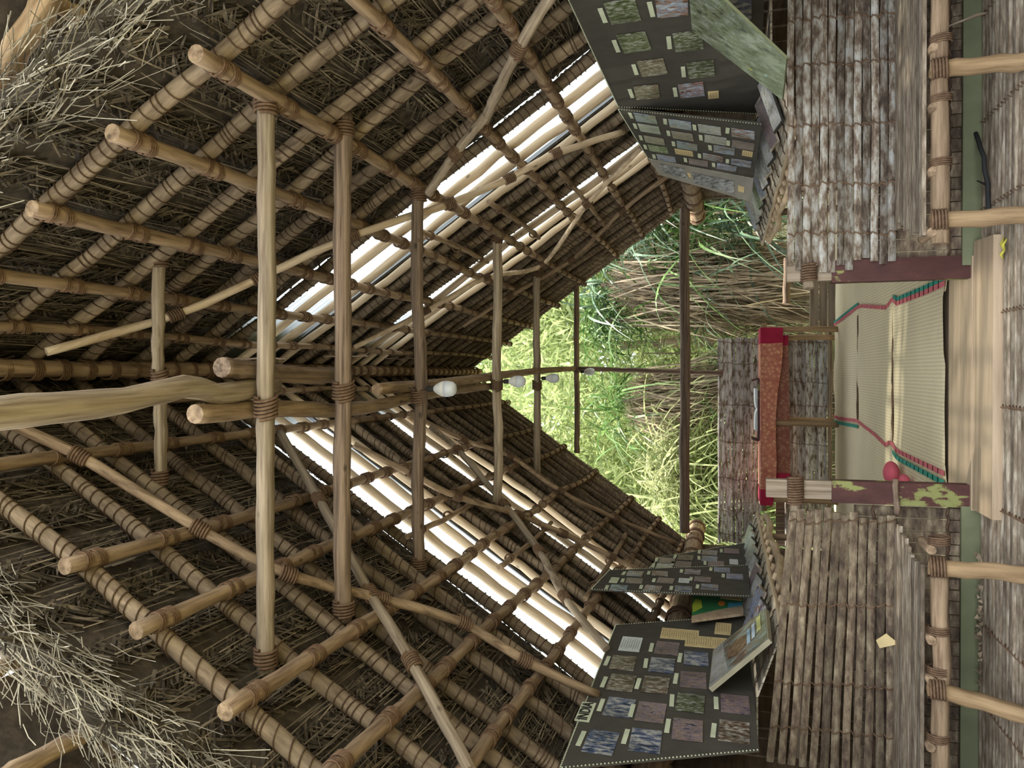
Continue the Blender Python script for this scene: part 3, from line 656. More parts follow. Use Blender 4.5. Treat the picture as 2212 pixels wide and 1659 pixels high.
def at_y(poly, y):
    for a, c in zip(poly, poly[1:]):
        if min(a.y, c.y) <= y <= max(a.y, c.y): return a.x+(c.x-a.x)*(y-a.y)/((c.y-a.y) or 1e-9)
    return poly[0].x if y < poly[0].y else poly[-1].x
def ribbon(poly, w, z, mb):
    for a, c in zip(poly, poly[1:]):
        d = (c-a); d.z = 0; nn = Vector((1, 0, 0)); e = d.normalized()*.01
        mb.slab([(a.x-w/2, a.y-e.y, z), (a.x+w/2, a.y-e.y, z), (c.x+w/2, c.y+e.y, z), (c.x-w/2, c.y+e.y, z)], (0, 0, 1), .002)
D.objects.remove(b)
def matgrid(x0f, x1f, y0, y1, z, seed):
    random.seed(seed); mb = MB(); nx, ny = 14, 16; vs = []
    for j in range(ny+1):
        y = y0+(y1-y0)*j/ny; a, c = x0f(y), x1f(y)
        for i in range(nx+1):
            x = a+(c-a)*i/nx; e = min(j, ny-j)/ny
            vs.append((x, y+.008*math.sin(x*6+seed), z+.003*math.sin(x*9+seed+y*3)+(.010 if j in (0, ny) and math.sin(x*5+seed) > .4 else 0)))
    n = len(vs); mb.add(vs+[(v[0], v[1], z-.006) for v in vs], [(j*(nx+1)+i, j*(nx+1)+i+1, (j+1)*(nx+1)+i+1, (j+1)*(nx+1)+i) for j in range(ny) for i in range(nx)])
    return mb
ysm = [5.45, fp(z7(1190, 800), hz).y, fp(z7(980, 700), hz).y, 10.66]
for k in range(3):
    y0, y1 = ysm[k]+(.012 if k else 0), ysm[k+1]-.012
    o = whole('floor_mat', matgrid(lambda y: at_y(L_, y), lambda y: at_y(R_, y), y0, y1, FZ+.014, k), M_mat, True)
    tag(o, ['nearest', 'middle', 'farthest'][k]+' of the three yellow reed mats along the aisle', 'mat', 'aisle mats')
    for poly, m_, dx, w_ in ((R_, M_stripe_p, 0, .035), (L_, M_stripe_p, 0, .035), (L_, M_stripe_g, -.06, .035), (R_, M_stripe_g, .035, .03)):
        pp = [Vector((at_y(poly, y0+(y1-y0)*t/12)+dx, y0+(y1-y0)*t/12, 0)) for t in range(13)]
        if m_ is M_stripe_g and (k == 1): continue
        rb2 = MB(); ribbon(pp, w_, FZ+.02, rb2); part('border_stripe', rb2, m_, o)
    if k:
        rb2 = MB(); pts = [(at_y(L_, y0)+.02, y0-.01, FZ+.02)]+[(at_y(L_, y0)+(at_y(R_, y0)-at_y(L_, y0))*t/14, y0-.012+random.uniform(-.02, .02), FZ+.018) for t in range(1, 14)]
        rb2.tube(pts, [.004+.010*random.random() for _ in pts], 5); part('frayed_edge', rb2, M_rope, o)
for s in (1, -1):
    f0 = (lambda y: at_y(R_, y)-.05) if s > 0 else (lambda y: -2.3); f1 = (lambda y: 2.3) if s > 0 else (lambda y: at_y(L_, y)+.05)
    tag(whole('floor_mat', matgrid(f0, f1, 5.42, 10.66, FZ+.004, 5+s), M_mat, True), 'wide pale reed mat on the %s side, under the aisle mats' % SN[s], 'mat')
random.seed(21)
# pink cushions
for px, py, r, lb in ((1922, 1022, .085, 'larger round pink cushion on the mat behind the left door post'), (1945, 1043, .06, 'smaller pink cushion half hidden by the left door post')):
    c = onZ(px+12, py, FZ-E+.05); mb = MB(); seg = 18
    pr = [(math.sin(math.pi*k/9), -math.cos(math.pi*k/9)) for k in range(10)]
    vs = [(c.x+r*1.1*q*math.cos(2*math.pi*j/seg)*(1+.04*math.sin(j*2)), c.y+r*1.3*q*math.sin(2*math.pi*j/seg), FZ+.02+r*.7+r*.7*h) for q, h in pr for j in range(seg)]
    mb.add(vs, [(i*seg+k, i*seg+(k+1) % seg, (i+1)*seg+(k+1) % seg, (i+1)*seg+k) for i in range(9) for k in range(seg)])
    tag(whole('cushion', mb, M_pink, True), lb, 'cushion', 'pink cushions')
# ------------------------------------------------------------------ far end: walls, table
YB = 11.1
slat_panel('gable_wall', (0, YB, onY(1640, 800, YB).z-.02), (1, 0, 0), (0, 0, 1), 12, -2.38, onY(1600, 730, YB).x, .048, M_slatg, 'upper grey bamboo screen across the far end of the hall', 'screen', jit=.015,
           lashes=[onY(1600, y, YB).x for y in (745, 790, 880, 960, 1040, 1110, 1160)])
slat_panel('gable_wall', (0, YB-.02, FZ), (1, 0, 0), (0, 0, 1), 11, -2.38, onY(1750, 722, YB).x, .054, M_slatg, 'lower flecked bamboo screen at floor level behind the table', 'screen', jit=.01,
           lashes=[onY(1600, y, YB).x for y in (745, 830, 880, 960, 1040)])
mb = MB(); zc = onY(1705, 800, YB).z
for i in range(26): mb.box((-2.35+i*.108, YB+.05, zc+.0), (.1, .02, .34), tone=random.random())
tag(whole('dark_boards', mb, W_old), 'dark upright boards in the gap between the two far screens', 'boards')
o = log('screen_rail', [(-2.4, YB-.05, FZ+.02), (0, YB-.05, FZ+.02), (1.0, YB-.05, FZ+.03)], .03, W_grey, 'low grey rail along the foot of the far screen', 'rail')
mb = MB()
for i, (a, c) in enumerate(((1749, 1768), (1770, 1788), (1789, 1806))):
    z0, z1 = onY(c, 650, YB-.15).z, onY(a, 650, YB-.15).z
    mb.box((1.55, YB-.15, (z0+z1)/2), (1.95, .04, (z1-z0)*.95), tone=.5)
tag(whole('low_board_wall', mb, W_board), 'low wall of three weathered boards right of the table', 'boards')
log('log_end', [(.95, YB+.3, E-.80), (1.6, YB+.35, E-.82)], .05, W_old, 'dark cut log lying behind the low board wall', 'log')
YT = 10.35
tb = empty('altar_table', (-.57, YT, FZ)); tag(tb, 'narrow pole-legged table at the far end, covered by orange cloth', 'table')
zt = onY(1642, 800, YT).z; xr = onY(1640, 712, YT).x; xl = onY(1640, 1098, YT).x
for x, yy_ in ((onY(1740, 712, YT).x, YT), (onY(1740, 916, YT).x, YT), (xl+.12, YT), (xr-.1, YT+.4), (-.64, YT+.4), (xl+.12, YT+.4)):
    log('leg', [(x, yy_, FZ), (x+.01, yy_, FZ+.5), (x, yy_, zt-.06)], .036, W_post, '', parent=tb, n=6)
for yy_ in (YT-.05, YT+.45):
    log('rail', [(xl-.02, yy_, zt-.05), ((xl+xr)/2, yy_, zt-.055), (xr+.08, yy_, zt-.05)], .03, W_post, '', parent=tb, n=8)
mb = MB(); mb.box(((xl+xr)/2, YT+.2, zt-.015), (xr-xl, .6, .02)); part('tabletop', mb, W_board, tb)
def cloth(name, x0, x1, prof, mat, ends, label=None, parent=None, z0=0, hang=lambda t: .27):
    nx = 60; mb = MB(); eb = MB(); e2 = MB()
    for tgt, (ta, tb_) in ((mb, (ends, 1-ends)), (eb, (0, ends)), (e2, (1-ends, 1))):
        vs = []; n = max(6, int(nx*(tb_-ta)))
        for i in range(n+1):
            t = ta+(tb_-ta)*i/n; x = x0+(x1-x0)*t; hg = hang(t); wv = .012*math.sin(t*23)+.008*math.sin(t*51)
            P_ = [(x, YT+.5, zt-.005-.25), (x, YT+.5, zt+.003), (x, YT+.2, zt+.004), (x, YT-.10, zt+.003), (x, YT-.118+wv*.4, zt-.01), (x, YT-.125+wv, zt-hg*.5), (x+.01*math.sin(t*30), YT-.12+wv*1.3, zt-hg)]
            vs += P_
        m_ = len(P_); tgt.add(vs, [(i*m_+j, i*m_+j+1, (i+1)*m_+j+1, (i+1)*m_+j) for i in range(n) for j in range(m_-1)])
    o = whole(name, mb, mat, True); part('crimson_end', eb, M_crimson, o, True); part('crimson_end', e2, M_crimson, o, True); return o
o = cloth('table_cloth', xl+.06, xr+.02, None, M_cloth, .09, hang=lambda t: .15+.11*t+.02*math.sin(t*9)); tag(o, 'orange gold-patterned cloth with crimson ends draped over the far table', 'cloth')
nx = 40; mb = MB(); eb = MB(); e2 = MB()
x0, x1 = onY(1680, 1033, YT+.1).x, onY(1680, 725, YT+.1).x
for tgt, ta, tb_ in ((eb, 0, .04), (mb, .04, .93), (e2, .93, 1)):
    vs = []; n = 24
    for i in range(n+1):
        t = ta+(tb_-ta)*i/n; x = x0+(x1-x0)*t; vs += [(x, YT+.02+.01*math.sin(t*31), zt-.12), (x, YT+.03+.014*math.sin(t*27), zt-.25), (x, YT+.02+.016*math.sin(t*29), zt-.37+.03*t)]
    tgt.add(vs, [(i*3+j, i*3+j+1, (i+1)*3+j+1, (i+1)*3+j) for i in range(n) for j in range(2)])
o = whole('under_cloth', mb, M_cloth2, True); part('crimson_end', eb, M_crimson, o, True); part('crimson_end', e2, M_crimson, o, True); tag(o, 'second orange cloth hanging lower behind the table legs', 'cloth')
# open book in wooden tray on the table
p = onY(1632, 885, YT+.15); bz = zt+.006; bx0, bx1 = onY(1630, 950, YT+.1).x, onY(1630, 818, YT+.1).x
b = empty('book_tray', ((bx0+bx1)/2, YT+.15, bz)); tag(b, 'shallow brown wooden tray with raised ends on the far table', 'tray')
mb = MB(); cx = (bx0+bx1)/2; wT = bx1-bx0
mb.box((cx, YT+.15, bz+.012), (wT, .34, .02)); part('tray_base', mb, W_maroon, b)
for s in (-1, 1):
    mb = MB(); mb.box((cx+s*(wT/2-.01), YT+.15, bz+.055), (.02, .34, .09), Matrix.Rotation(-s*.35, 3, 'Y')); part('tray_end', mb, W_maroon, b)
b = empty('open_book', (cx, YT+.13, bz+.03)); tag(b, 'open book with white pages lying in the wooden tray', 'book')
mb = MB(); vs = []; n = 16
for i in range(n+1):
    t = i/n*2-1; vs += [(cx+t*.27, YT+.0, bz+.026+.05*math.sqrt(max(0, abs(t)))*(1-abs(t)*.45)), (cx+t*.27, YT+.26, bz+.036+.05*math.sqrt(max(0, abs(t)))*(1-abs(t)*.45)), (cx+t*.27, YT+.26, bz+.024), (cx+t*.27, YT+.0, bz+.024)]
mb.add(vs, [(i*4+j, i*4+(j+1) % 4, (i+1)*4+(j+1) % 4, (i+1)*4+j) for i in range(n) for j in range(4)]+[(0, 1, 2, 3), (n*4+3, n*4+2, n*4+1, n*4)]); part('pages', mb, M_white, b)
c = onY(1632, 1062, YT+.1); log('carved_stick', [(c.x-.12, YT+.1, zt+.03), (c.x, YT+.08, zt+.04), (c.x+.1, YT+.1, zt+.03)], .014, W_post, 'short pale curved stick lying at the left of the far table', 'stick', r1=.02, n=5)
# ------------------------------------------------------------------ sloping side shelves with tablets
SH = {-1: dict(xf=-1.62, hf=-.335, xb=-2.04, hb=-.19, y0=5.03, y1=9.2), 1: dict(xf=1.56, hf=-.42, xb=2.02, hb=-.27, y0=5.03, y1=9.9)}
for s, q in SH.items():
    b = empty('sloping_shelf', (q['xb'], 6, E+q['hb'])); tag(b, 'pale bamboo shelf sloping to the aisle along the %s side' % SN[s], 'shelf')
    U = Vector((q['xf']-q['xb'], 0, q['hf']-q['hb'])); mb = MB(); n = 9
    for i in range(n):
        a = Vector((q['xb'], 0, E+q['hb']))+U*(i/n); c = Vector((q['xb'], 0, E+q['hb']))+U*((i+.9)/n)
        yy0 = q['y0']
        for k in range(8):
            yy1 = yy0+(q['y1']-q['y0'])/8
            mb.slab([(a.x, yy0, a.z), (a.x, yy1-.008, a.z), (c.x, yy1-.008, c.z), (c.x, yy0, c.z)], (0, 0, 1) if s > 0 else (0, 0, 1), .012, random.random()); yy0 = yy1
    for i in range(5):
        xa = s*(abs(q['xb'])+.006+i*.068)
        for k in range(6):
            y_ = q['y0']+k*.8; mb.slab([(xa, y_, E+q['hb']+.0), (xa, y_+.79, E+q['hb']), (xa+s*.062, y_+.79, E+q['hb']), (xa+s*.062, y_, E+q['hb'])], (0, 0, 1), .012, random.random())
    part('slats', mb, M_slatw, b)
    for k in range(int((q['y1']-q['y0'])/.34)):
        rb = MB(); y = q['y0']+.15+k*.34; A = Vector((q['xb'], y, E+q['hb']+.017))
        rb.tube([A+U*(t/18)+Vector((0, .016*(t % 2), .004*(t % 2))) for t in range(19)], .004, 4, False); part('rope_lashing', rb, M_rope2, b)
    o = log('front_rail', [(q['xf'], q['y0'], E+q['hf']-.0), (q['xf'], (q['y0']+q['y1'])/2, E+q['hf']-.002), (q['xf'], q['y1'], E+q['hf'])], .017, W_bare, '', parent=b, n=20)
    o = log('shelf_branch', [(q['xf']+s*.02*(k % 2), q['y0']+.3+k*.55, E+q['hf']-.085+.02*((k*7) % 3-1)) for k in range(int((q['y1']-q['y0']-.3)/.55)+1)], .036, W_bare, 'wavy pale branch carrying the edge of the %s shelf' % SN[s], 'branch', n=44, wob=.006, rj=.14)
    for k in range(int((q['y1']-q['y0'])/.31)-1):
        y = q['y0']+.35+k*.31; x0 = q['xf']-s*.05
        log('peg', [(x0, y, E+q['hf']-.035), (x0+s*.22, y, E+q['hf']+.02)], .017, W_bare, 'short cut peg under the edge of the %s shelf' % SN[s], 'peg', 'pegs under the %s shelf' % SN[s], n=3, seg=8)
    for k in range(3):
        y = q['y0']+.5+k*1.5
        log('shelf_post', [(q['xf']+s*.12, y, FZ+.008), (q['xf']+s*.12, y, E+q['hf']-.03)], .035, W_tan, 'upright post under the %s sloping shelf, %s from the doorway' % (SN[s], ORD[k]), 'post', 'posts under the shelves', n=6)
    # tablets lying on the shelf
    ys = [5.7+.36*k for k in range(9)] if s < 0 else [5.35, 5.8]+[6.25+.42*k for k in range(8)]
    for k, y in enumerate(ys):
        ln = .40; A = Vector((q['xb']-s*.0, y, E+q['hb']+.03)); W_ = U.normalized()
        b = empty('picture_tablet', A+U*.5); tag(b, 'photo tablet lying on the sloping %s shelf, %s from the doorway' % (SN[s], ORD[k]), 'picture', 'tablets on the %s shelf' % SN[s])
        tl = Vector((0, .95, .15)).normalized(); P0 = A+W_*.03; P1 = A+W_*(.40); 
        qd = [P0, P1, P1+tl*.25, P0+tl*.25]
        if s > 0: qd = [P0+tl*.25, P1+tl*.25, P1, P0]
        nn = (qd[1]-qd[0]).cross(qd[3]-qd[0]).normalized(); 
        if nn.z < 0: nn = -nn
        mb = MB(); mb.slab(qd, nn, .012); part('backing', mb, M_slatw if k % 2 else M_dark, b)
        c = sum((v for v in qd), Vector())/4; mb = MB(); mb.slab([c+(v-c)*.92+nn*.0125 for v in qd], nn, .002); part('photo', mb, PH[[5, 7, 1, 7, 6, 7, 5, 2, 7, 4][(k+s) % 10]], b)
# ------------------------------------------------------------------ photo boards
def zm(sc, ox, oy): return lambda x, y: (ox+x/sc, oy+y/sc)
def board(label, x, quad_px, photos, mat=M_fabric, s=-1, wh=(.26, .165), cap=True, tans=(), title=None, lean=0, extra=()):
    def OP(px, py):
        a, b_ = ab(px, py); Y = (x-lean*.78)/(a-lean*b_); return Vector((a*Y, Y, E+b_*Y))
    VV = Vector((lean, 0, 1)); NV = Vector((-s, 0, s*lean)).normalized(); cnt = [0]
    Q = [OP(px, py) for px, py in quad_px]
    b = empty('display_board', (x, sum(v.y for v in Q)/4, min(v.z for v in Q))); tag(b, label, 'display board', 'photo display boards')
    mb = MB(); mb.slab(Q, -NV, .012); part('panel', mb, mat, b)
    rb = MB()
    for a, c in ((Q[0], Q[1]), (Q[1], Q[2]), (Q[3], Q[0])):
        n = max(4, int((c-a).length/.02))
        for i in range(n): 
            p = a.lerp(c, (i+.5)/n); rb.box(p+NV*.0025, (.004, .007, .007), tone=.5)
    part('stitched_edge', rb, M_label, b)
    e = -s*.002
    def card(c, w_, h_, mt, nm, rot=0, th=.003, lab=None, par=b):
        ca, sa = math.cos(rot), math.sin(rot); mb = MB()
        cnt[0] += 1
        mb.slab([c+NV*(.0015+.0005*(cnt[0] % 7))+Vector((0, 1, 0))*(u*w_/2*ca-v*h_/2*sa)+VV*(u*w_/2*sa+v*h_/2*ca) for u, v in ((-1, -1), (1, -1), (1, 1), (-1, 1))], NV, th)
        # own origin so that each picture's pattern differs
        mw = Matrix.Translation(c); inv = MW[par.name].inverted()
        mb.v = [tuple(Vector(v)-c) for v in mb.v]; o = link(nm, mb.mesh(nm, mt, False), par, mw)
        if lab: o['label'] = lab
        return o
    for i, ph in enumerate(photos):
        (px, py), k = ph[0], ph[1]; w_, h_ = ph[2] if len(ph) > 2 else wh
        c = OP(px, py); card(c, w_, h_, PH[k], 'photo', random.gauss(0, .02), lab=['blue-toned photo', 'violet-grey photo', 'dark green photo', 'brown photo', 'orange-red photo', 'photo with blue sky', 'grey photo', 'pale photo'][k])
        if cap: card(c+Vector((0, random.uniform(-.02, .02), 0))+VV*(h_/2+.028), w_*.66, .027, M_label, 'caption_label', random.gauss(0, .02))
    for (px, py), w_, h_, mt in tans:
        c = OP(px, py); o = card(c, w_, h_, mt, 'text_sheet', random.gauss(0, .015))
        rb = MB(); n = int(h_/.016)
        for i in range(1, n):
            z = c.z+h_/2-i*h_/n; l = w_*random.uniform(.5, .8); rb.box(c+VV*(z-c.z)+NV*(.0049+.0005*(cnt[0] % 7)), (.0006, l, .0022), tone=.3)
        part('text_lines', rb, M_rope2, o)
    if title:
        (px, py), txt, size, w_, h_ = title; c = OP(px, py); o = card(c, w_, h_, M_label, 'title_label', 0)
        cu = D.curves.new('lettering', 'FONT'); cu.body = txt; cu.size = size; cu.align_x = 'CENTER'; cu.align_y = 'CENTER'; cu.extrude = .0008; cu.offset = .0008; cu.materials.append(M_ink)
        mw = Matrix(((0, 0, -s*1.0, x-s*.0082), (1, 0, 0, c.y), (0, 1, 0, c.z), (0, 0, 0, 1)))
        if s > 0: mw = Matrix(((0, 0, -1, x+e-.0045), (-1, 0, 0, c.y), (0, 1, 0, c.z), (0, 0, 0, 1)))
        to = D.objects.new('tmp', cu); lm = D.meshes.new_from_object(to); D.objects.remove(to); link('lettering', lm, o, mw)
    return b
Z = zm(3.26, 1200, 1150)
random.seed(5)
board('large charcoal board titled INDIA with rows of photos, nearest on the left', -2.0, [(1210, 1659), (1330, 1350), (1610, 1330), (1640, 1620)],
      [(Z(320, 1480), 0), (Z(635, 1470), 0), (Z(930, 1395), 1), (Z(1258, 1405), 3), (Z(450, 1235), 0), (Z(672, 1270), 1), (Z(950, 1205), 2), (Z(1265, 1212), 1),
       (Z(465, 1062), 3), (Z(705, 1078), 3), (Z(970, 1040), 1), (Z(475, 922), 3), (Z(750, 940), 0), (Z(990, 892), 0), (Z(785, 818), 1)],
      tans=[(Z(530, 790), .3, .15, M_white), (Z(875, 722), .24, .28, M_paper), (Z(1060, 778), .24, .30, M_paper), (Z(1180, 683), .28, .12, M_paper)], title=(Z(212, 1266), 'INDIA', .088, .26, .085))
board('charcoal photo board hanging high beyond the INDIA board', -1.8, [(1277, 1273), (1317, 1231), (1617, 1221), (1620, 1288)],
      [(Z(560, 293), 4), (Z(735, 293), 4), (Z(965, 282), 4), (Z(1172, 265), 5), (Z(555, 343), 1), (Z(775, 343), 1), (Z(1035, 335), 1), (Z(1262, 312), 5), (Z(445, 393), 5), (Z(685, 398), 4), (Z(900, 400), 0), (Z(1085, 388), 5)],
      wh=(.17, .14), tans=[(Z(413, 340), .17, .07, M_label), (Z(905, 343), .14, .09, M_white)])
board('farthest charcoal photo board on the left side', -1.86, [(1388, 1243), (1425, 1204), (1608, 1173), (1612, 1232)],
      [(Z(785, 200), 1), (Z(765, 243), 7), (Z(915, 180), 3), (Z(900, 225), 1), (Z(1085, 145), 4), (Z(1085, 188), 5), (Z(1240, 135), 1), (Z(1130, 222), 1)], wh=(.22, .15), tans=[(Z(1255, 210), .2, .08, M_white)])
Z3 = zm(2.962, 1200, 0)
board('large olive-charcoal photo board nearest on the right', 2.0, [(1335, 230), (1187, -90), (1655, -90), (1640, 245)],
      [(Z3(430, 72), 2), (Z3(745, 30), 4), (Z3(505, 268), 2), (Z3(850, 262), 2), (Z3(620, 430), 3), (Z3(930, 440), 2), (Z3(585, 585), 3), (Z3(870, 575), 4), ((1582, 15), 0, (.34, .2))], s=1, wh=(.27, .17), tans=[(Z3(1010, 602), .15, .075, M_paper)])
Z5 = zm(3.687, 1300, 150)
board('olive photo board crowded with small pictures, second on the right', 2.0, [(1400, 342), (1335, 235), (1646, 268), (1628, 385)],
      [(Z5(350, 388), 5), (Z5(380, 470), 7), (Z5(420, 560), 1), (Z5(450, 632), 2), (Z5(515, 705), 5), (Z5(625, 435), 5), (Z5(645, 525), 1), (Z5(680, 608), 5), (Z5(770, 738), 1),
       (Z5(860, 475), 7), (Z5(905, 560), 7), (Z5(975, 640), 5), (Z5(885, 700), 4), (Z5(995, 775), 5), (Z5(1125, 510), 4), (Z5(1125, 600), 1), (Z5(1110, 740), 5)], s=1, wh=(.20, .165), tans=[(Z5(655, 660), .16, .15, M_paper), (Z5(1160, 668), .15, .08, M_paper)], lean=.25)
# grey folded wing
def leanpt(px, py):
    a, b_ = ab(px, py); Y = (2.0-.25*.78)/(a-.25*b_); return Vector((a*Y, Y, E+b_*Y))
A = leanpt(1400, 342); Bq = leanpt(1628, 385); a2, b2 = ab(1424, 378); Yw = A.y+.12; F1 = Vector((a2*Yw, Yw, E+b2*Yw)); a3, b3 = ab(1622, 436); Yw = Bq.y+.12; F2 = Vector((a3*Yw, Yw, E+b3*Yw))
b = empty('folded_wing', (A.x, A.y, Bq.z)); tag(b, 'pale grey wing with two grey pictures folded out from the crowded right board', 'display board')
def bil(u, v): return A.lerp(F1, u).lerp(Bq.lerp(F2, u), v)
nn = (F1-A).cross(Bq-A).normalized(); nn = nn if nn.x < 0 or nn.y < 0 else -nn
if nn.dot(Vector((0, 0, E))-A) < 0: nn = -nn
mb = MB(); mb.slab([A, F1, F2, Bq], -nn, .01); part('panel', mb, M_fabricg, b)
for (u0, v0, u1, v1), mt in (((.2, .08, .72, .34), PH[6]), ((.3, .4, .85, .82), PH[6]), ((.35, .355, .6, .385), M_paper), ((.42, .86, .68, .92), M_paper)):
    mb = MB(); mb.slab([bil(u0, v0)+nn*.003, bil(u1, v0)+nn*.003, bil(u1, v1)+nn*.003, bil(u0, v1)+nn*.003], nn, .003); part('photo' if mt is PH[6] else 'caption_label', mb, mt, b)
# painted wooden picture behind the INDIA board
Q = [onX(px, py, -1.93) for px, py in ((1494, 1340), (1496, 1281), (1604, 1288), (1606, 1325))]
b = empty('painted_panel', Q[2]); tag(b, 'small wooden panel painted green with a sun, behind the INDIA board', 'picture')
mb = MB(); mb.slab(Q, (-1, 0, 0), .02); part('wooden_panel', mb, W_plank, b)
def bl(Q, u, v): return Q[0].lerp(Q[1], u).lerp(Q[3].lerp(Q[2], u), v)
def decal(Q, pts, mt, nm, par, n, lift=.002, th=.002):
    mb = MB(); P_ = [bl(Q, u, v)+n*lift for u, v in pts]; k = len(P_); mb.add([*P_, *[p+n*th for p in P_]], [tuple(range(k)), tuple(range(k, 2*k))[::-1]]+[(i, (i+1) % k, (i+1) % k+k, i+k) for i in range(k)]); return part(nm, mb, mt, par)
X1 = Vector((1, 0, 0))
MG_ = plain('paint_green', (.03, .16, .06)); MY_ = plain('paint_lime', (.42, .5, .05)); MO_ = plain('paint_orange', (.6, .2, .03)); MB_ = plain('paint_blue', (.06, .28, .42)); MT_ = plain('paint_tan', (.55, .4, .17))
decal(Q, [(.15, .0), (1, 0), (1, 1), (.45, 1), (.3, .5)], MG_, 'painted_leaf_ground', b, X1, .001)
decal(Q, [(.25, .02), (.5, .0), (.75, .06), (.7, .18), (.4, .2)], MY_, 'painted_palm', b, X1, .003)
decal(Q, [(.55+.10*math.cos(t)*(1+.3*(i % 2)), .58+.06*math.sin(t)*(1+.3*(i % 2))) for i, t in enumerate([k*math.pi/8 for k in range(16)])], MO_, 'painted_sun', b, X1, .005)
decal(Q, [(.8, .55), (1, .6), (1, .98), (.7, .98), (.75, .8)], MT_, 'painted_sand', b, X1, .003)
decal(Q, [(.35, .7), (.6, .72), (.55, .85), (.65, .98), (.42, .98)], MB_, 'painted_waves', b, X1, .004)
# leaning picture on the left shelf and poster on the right shelf
PM = photo_mat('portrait_painting', [(.3, (.10, .07, .06)), (.42, (.22, .15, .11)), (.5, (.34, .26, .19)), (.56, (.12, .12, .13)), (.68, (.32, .38, .36))], 4.5)
Q = [onX(1531, 1487, -1.96), onX(1540, 1405, -1.98), onX(1654, 1313, -1.62), onX(1660, 1380, -1.60)]
nn = (Q[1]-Q[0]).cross(Q[3]-Q[0]).normalized()
if nn.dot(Vector((0, 0, E))-Q[0]) < 0: nn = -nn
b = empty('leaning_picture', Q[3]); tag(b, 'large portrait picture panel leaning across the left shelf before the INDIA board', 'picture')
mb = MB(); mb.slab(Q, nn, -.03); part('panel', mb, plain('panel_edge', (.34, .31, .22)), b)
decal(Q, [(0.02, .02), (.98, .02), (.98, .98), (.02, .98)], PM, 'painting', b, nn, .001, .001)
decal(Q, [(0.02, .02), (.98, .02), (.98, .20), (.5, .26), (.02, .34)], PH[7], 'pale_background', b, nn, .003, .001)
decal(Q, [(.50+.22*math.cos(t), .48+.19*math.sin(t)) for t in [k*math.pi/8 for k in range(16)]], photo_mat('hair', [(.3, (.09, .05, .03)), (.5, (.26, .15, .09)), (.7, (.4, .27, .17))], 20), 'painted_head', b, nn, .0045, .001)
for (u0, v0, u1, v1), mt, nm in (((.30, .66, .72, .715), plain('lettering_blue', (.30, .42, .52)), 'title_band'), ((.34, .745, .78, .80), plain('lettering_pale', (.42, .50, .58)), 'title_band'), ((.42, .835, .88, .905), plain('yellow_band', (.50, .50, .20)), 'yellow_band')):
    decal(Q, [(u0, v0), (u1, v0), (u1, v1), (u0, v1)], mt, nm, b, nn, .005, .001)
Q = [onX(1484, -75, 1.97), onX(1495, 66, 1.95), onX(1690, 216, 1.60), onX(1699, 128, 1.60)]
nn = (Q[1]-Q[0]).cross(Q[3]-Q[0]).normalized()
if nn.dot(Vector((0, 0, E))-Q[0]) < 0: nn = -nn
b = empty('leaning_poster', Q[3]); tag(b, 'large green landscape poster leaning across the right shelf', 'poster')
PG = photo_mat('green_landscape', [(.3, (.05, .06, .05)), (.43, (.13, .16, .09)), (.52, (.26, .30, .16)), (.58, (.15, .19, .14)), (.7, (.36, .40, .30))], 6)
mb = MB(); mb.slab(Q, nn, -.014); part('panel', mb, M_green, b)
decal(Q, [(0, 0), (1, 0), (1, 1), (0, 1)], PG, 'landscape', b, nn, .001, .001)
for (u0, v0, u1, v1), mt, nm in (((.30, .60, .85, .66), M_leafy, 'yellow_band'), ((.35, .69, .7, .73), M_leafy, 'yellow_band'), ((.25, .76, .72, .82), plain('pale_blue_band', (.36, .56, .52)), 'blue_band')):
    decal(Q, [(u0, v0), (u1, v0), (u1, v1), (u0, v1)], mt, nm, b, nn, .003, .001)
# ------------------------------------------------------------------ small things on and near the floor
c = onY(1912, 1388, 4.90); mb = MB(); mb.slab([(c.x, 4.90, c.z-.075), (c.x+.055, 4.9, c.z-.005), (c.x+.01, 4.90, c.z+.05), (c.x-.035, 4.90, c.z+.03)], (0, -1, 0), .004)
tag(whole('cardboard_scrap', mb, M_paper), 'triangular tan cardboard scrap stuck low on the left backrest', 'scrap')
c = onZ(2168, 540, -E+.07); mb = MB()
for a, l in ((.2, .07), (-.5, .06), (2.6, .05)):
    mb.tube([(c.x, c.y, .066), (c.x+l*.5*math.cos(a), c.y+l*.5*math.sin(a), .078), (c.x+l*math.cos(a), c.y+l*math.sin(a), .064)], [.006, .009, .003], 6)
tag(whole('dry_leaf', mb, M_leafy, True), 'small curled yellow leaf on the slatted floor right of the step', 'leaf')
pts = [onZ(2108, 288, -E+0.080), onZ(2125, 340, -E+0.080), onZ(2132, 400, -E+0.070), onZ(2138, 480, -E+0.070)]
o = log('fallen_stick', pts, .012, M_char, 'dark bent stick lying on the floor under the right bench', 'stick', n=8)
mb = MB(); mb.tube([pts[2], pts[2]+Vector((.05, .10, .02))], [.008, .004], 6); part('side_twig', mb, M_char, o)
p0, p1 = onY(2035, 60, 4.9), onY(2128, 28, 4.85)
mb = MB(); mb.slab([(p0.x, 4.88, p0.z-.04), (p1.x+.0, 4.84, p1.z-.02), (p1.x, 4.84, p1.z+.04), (p0.x-.02, 4.88, p0.z+.03)], (0, 1, 0), .02)
tag(whole('loose_board', mb, W_boardv), 'short grey board leaning on the green baseboard under the right bench', 'board')
mb = MB(); random.seed(3)
for k in range(90):
    x = random.uniform(-1.9, -1.0); y = random.uniform(4.86, 4.95); a = random.uniform(0, 6.3); l = random.uniform(.02, .05)
    mb.add([(x, y, .058), (x+l*math.cos(a), y+l*.3*math.sin(a), .062+random.random()*.02), (x+l*.5*math.cos(a+.9), y+l*.3*math.sin(a+.9), .07+random.random()*.02)], [(0, 1, 2)], random.random())
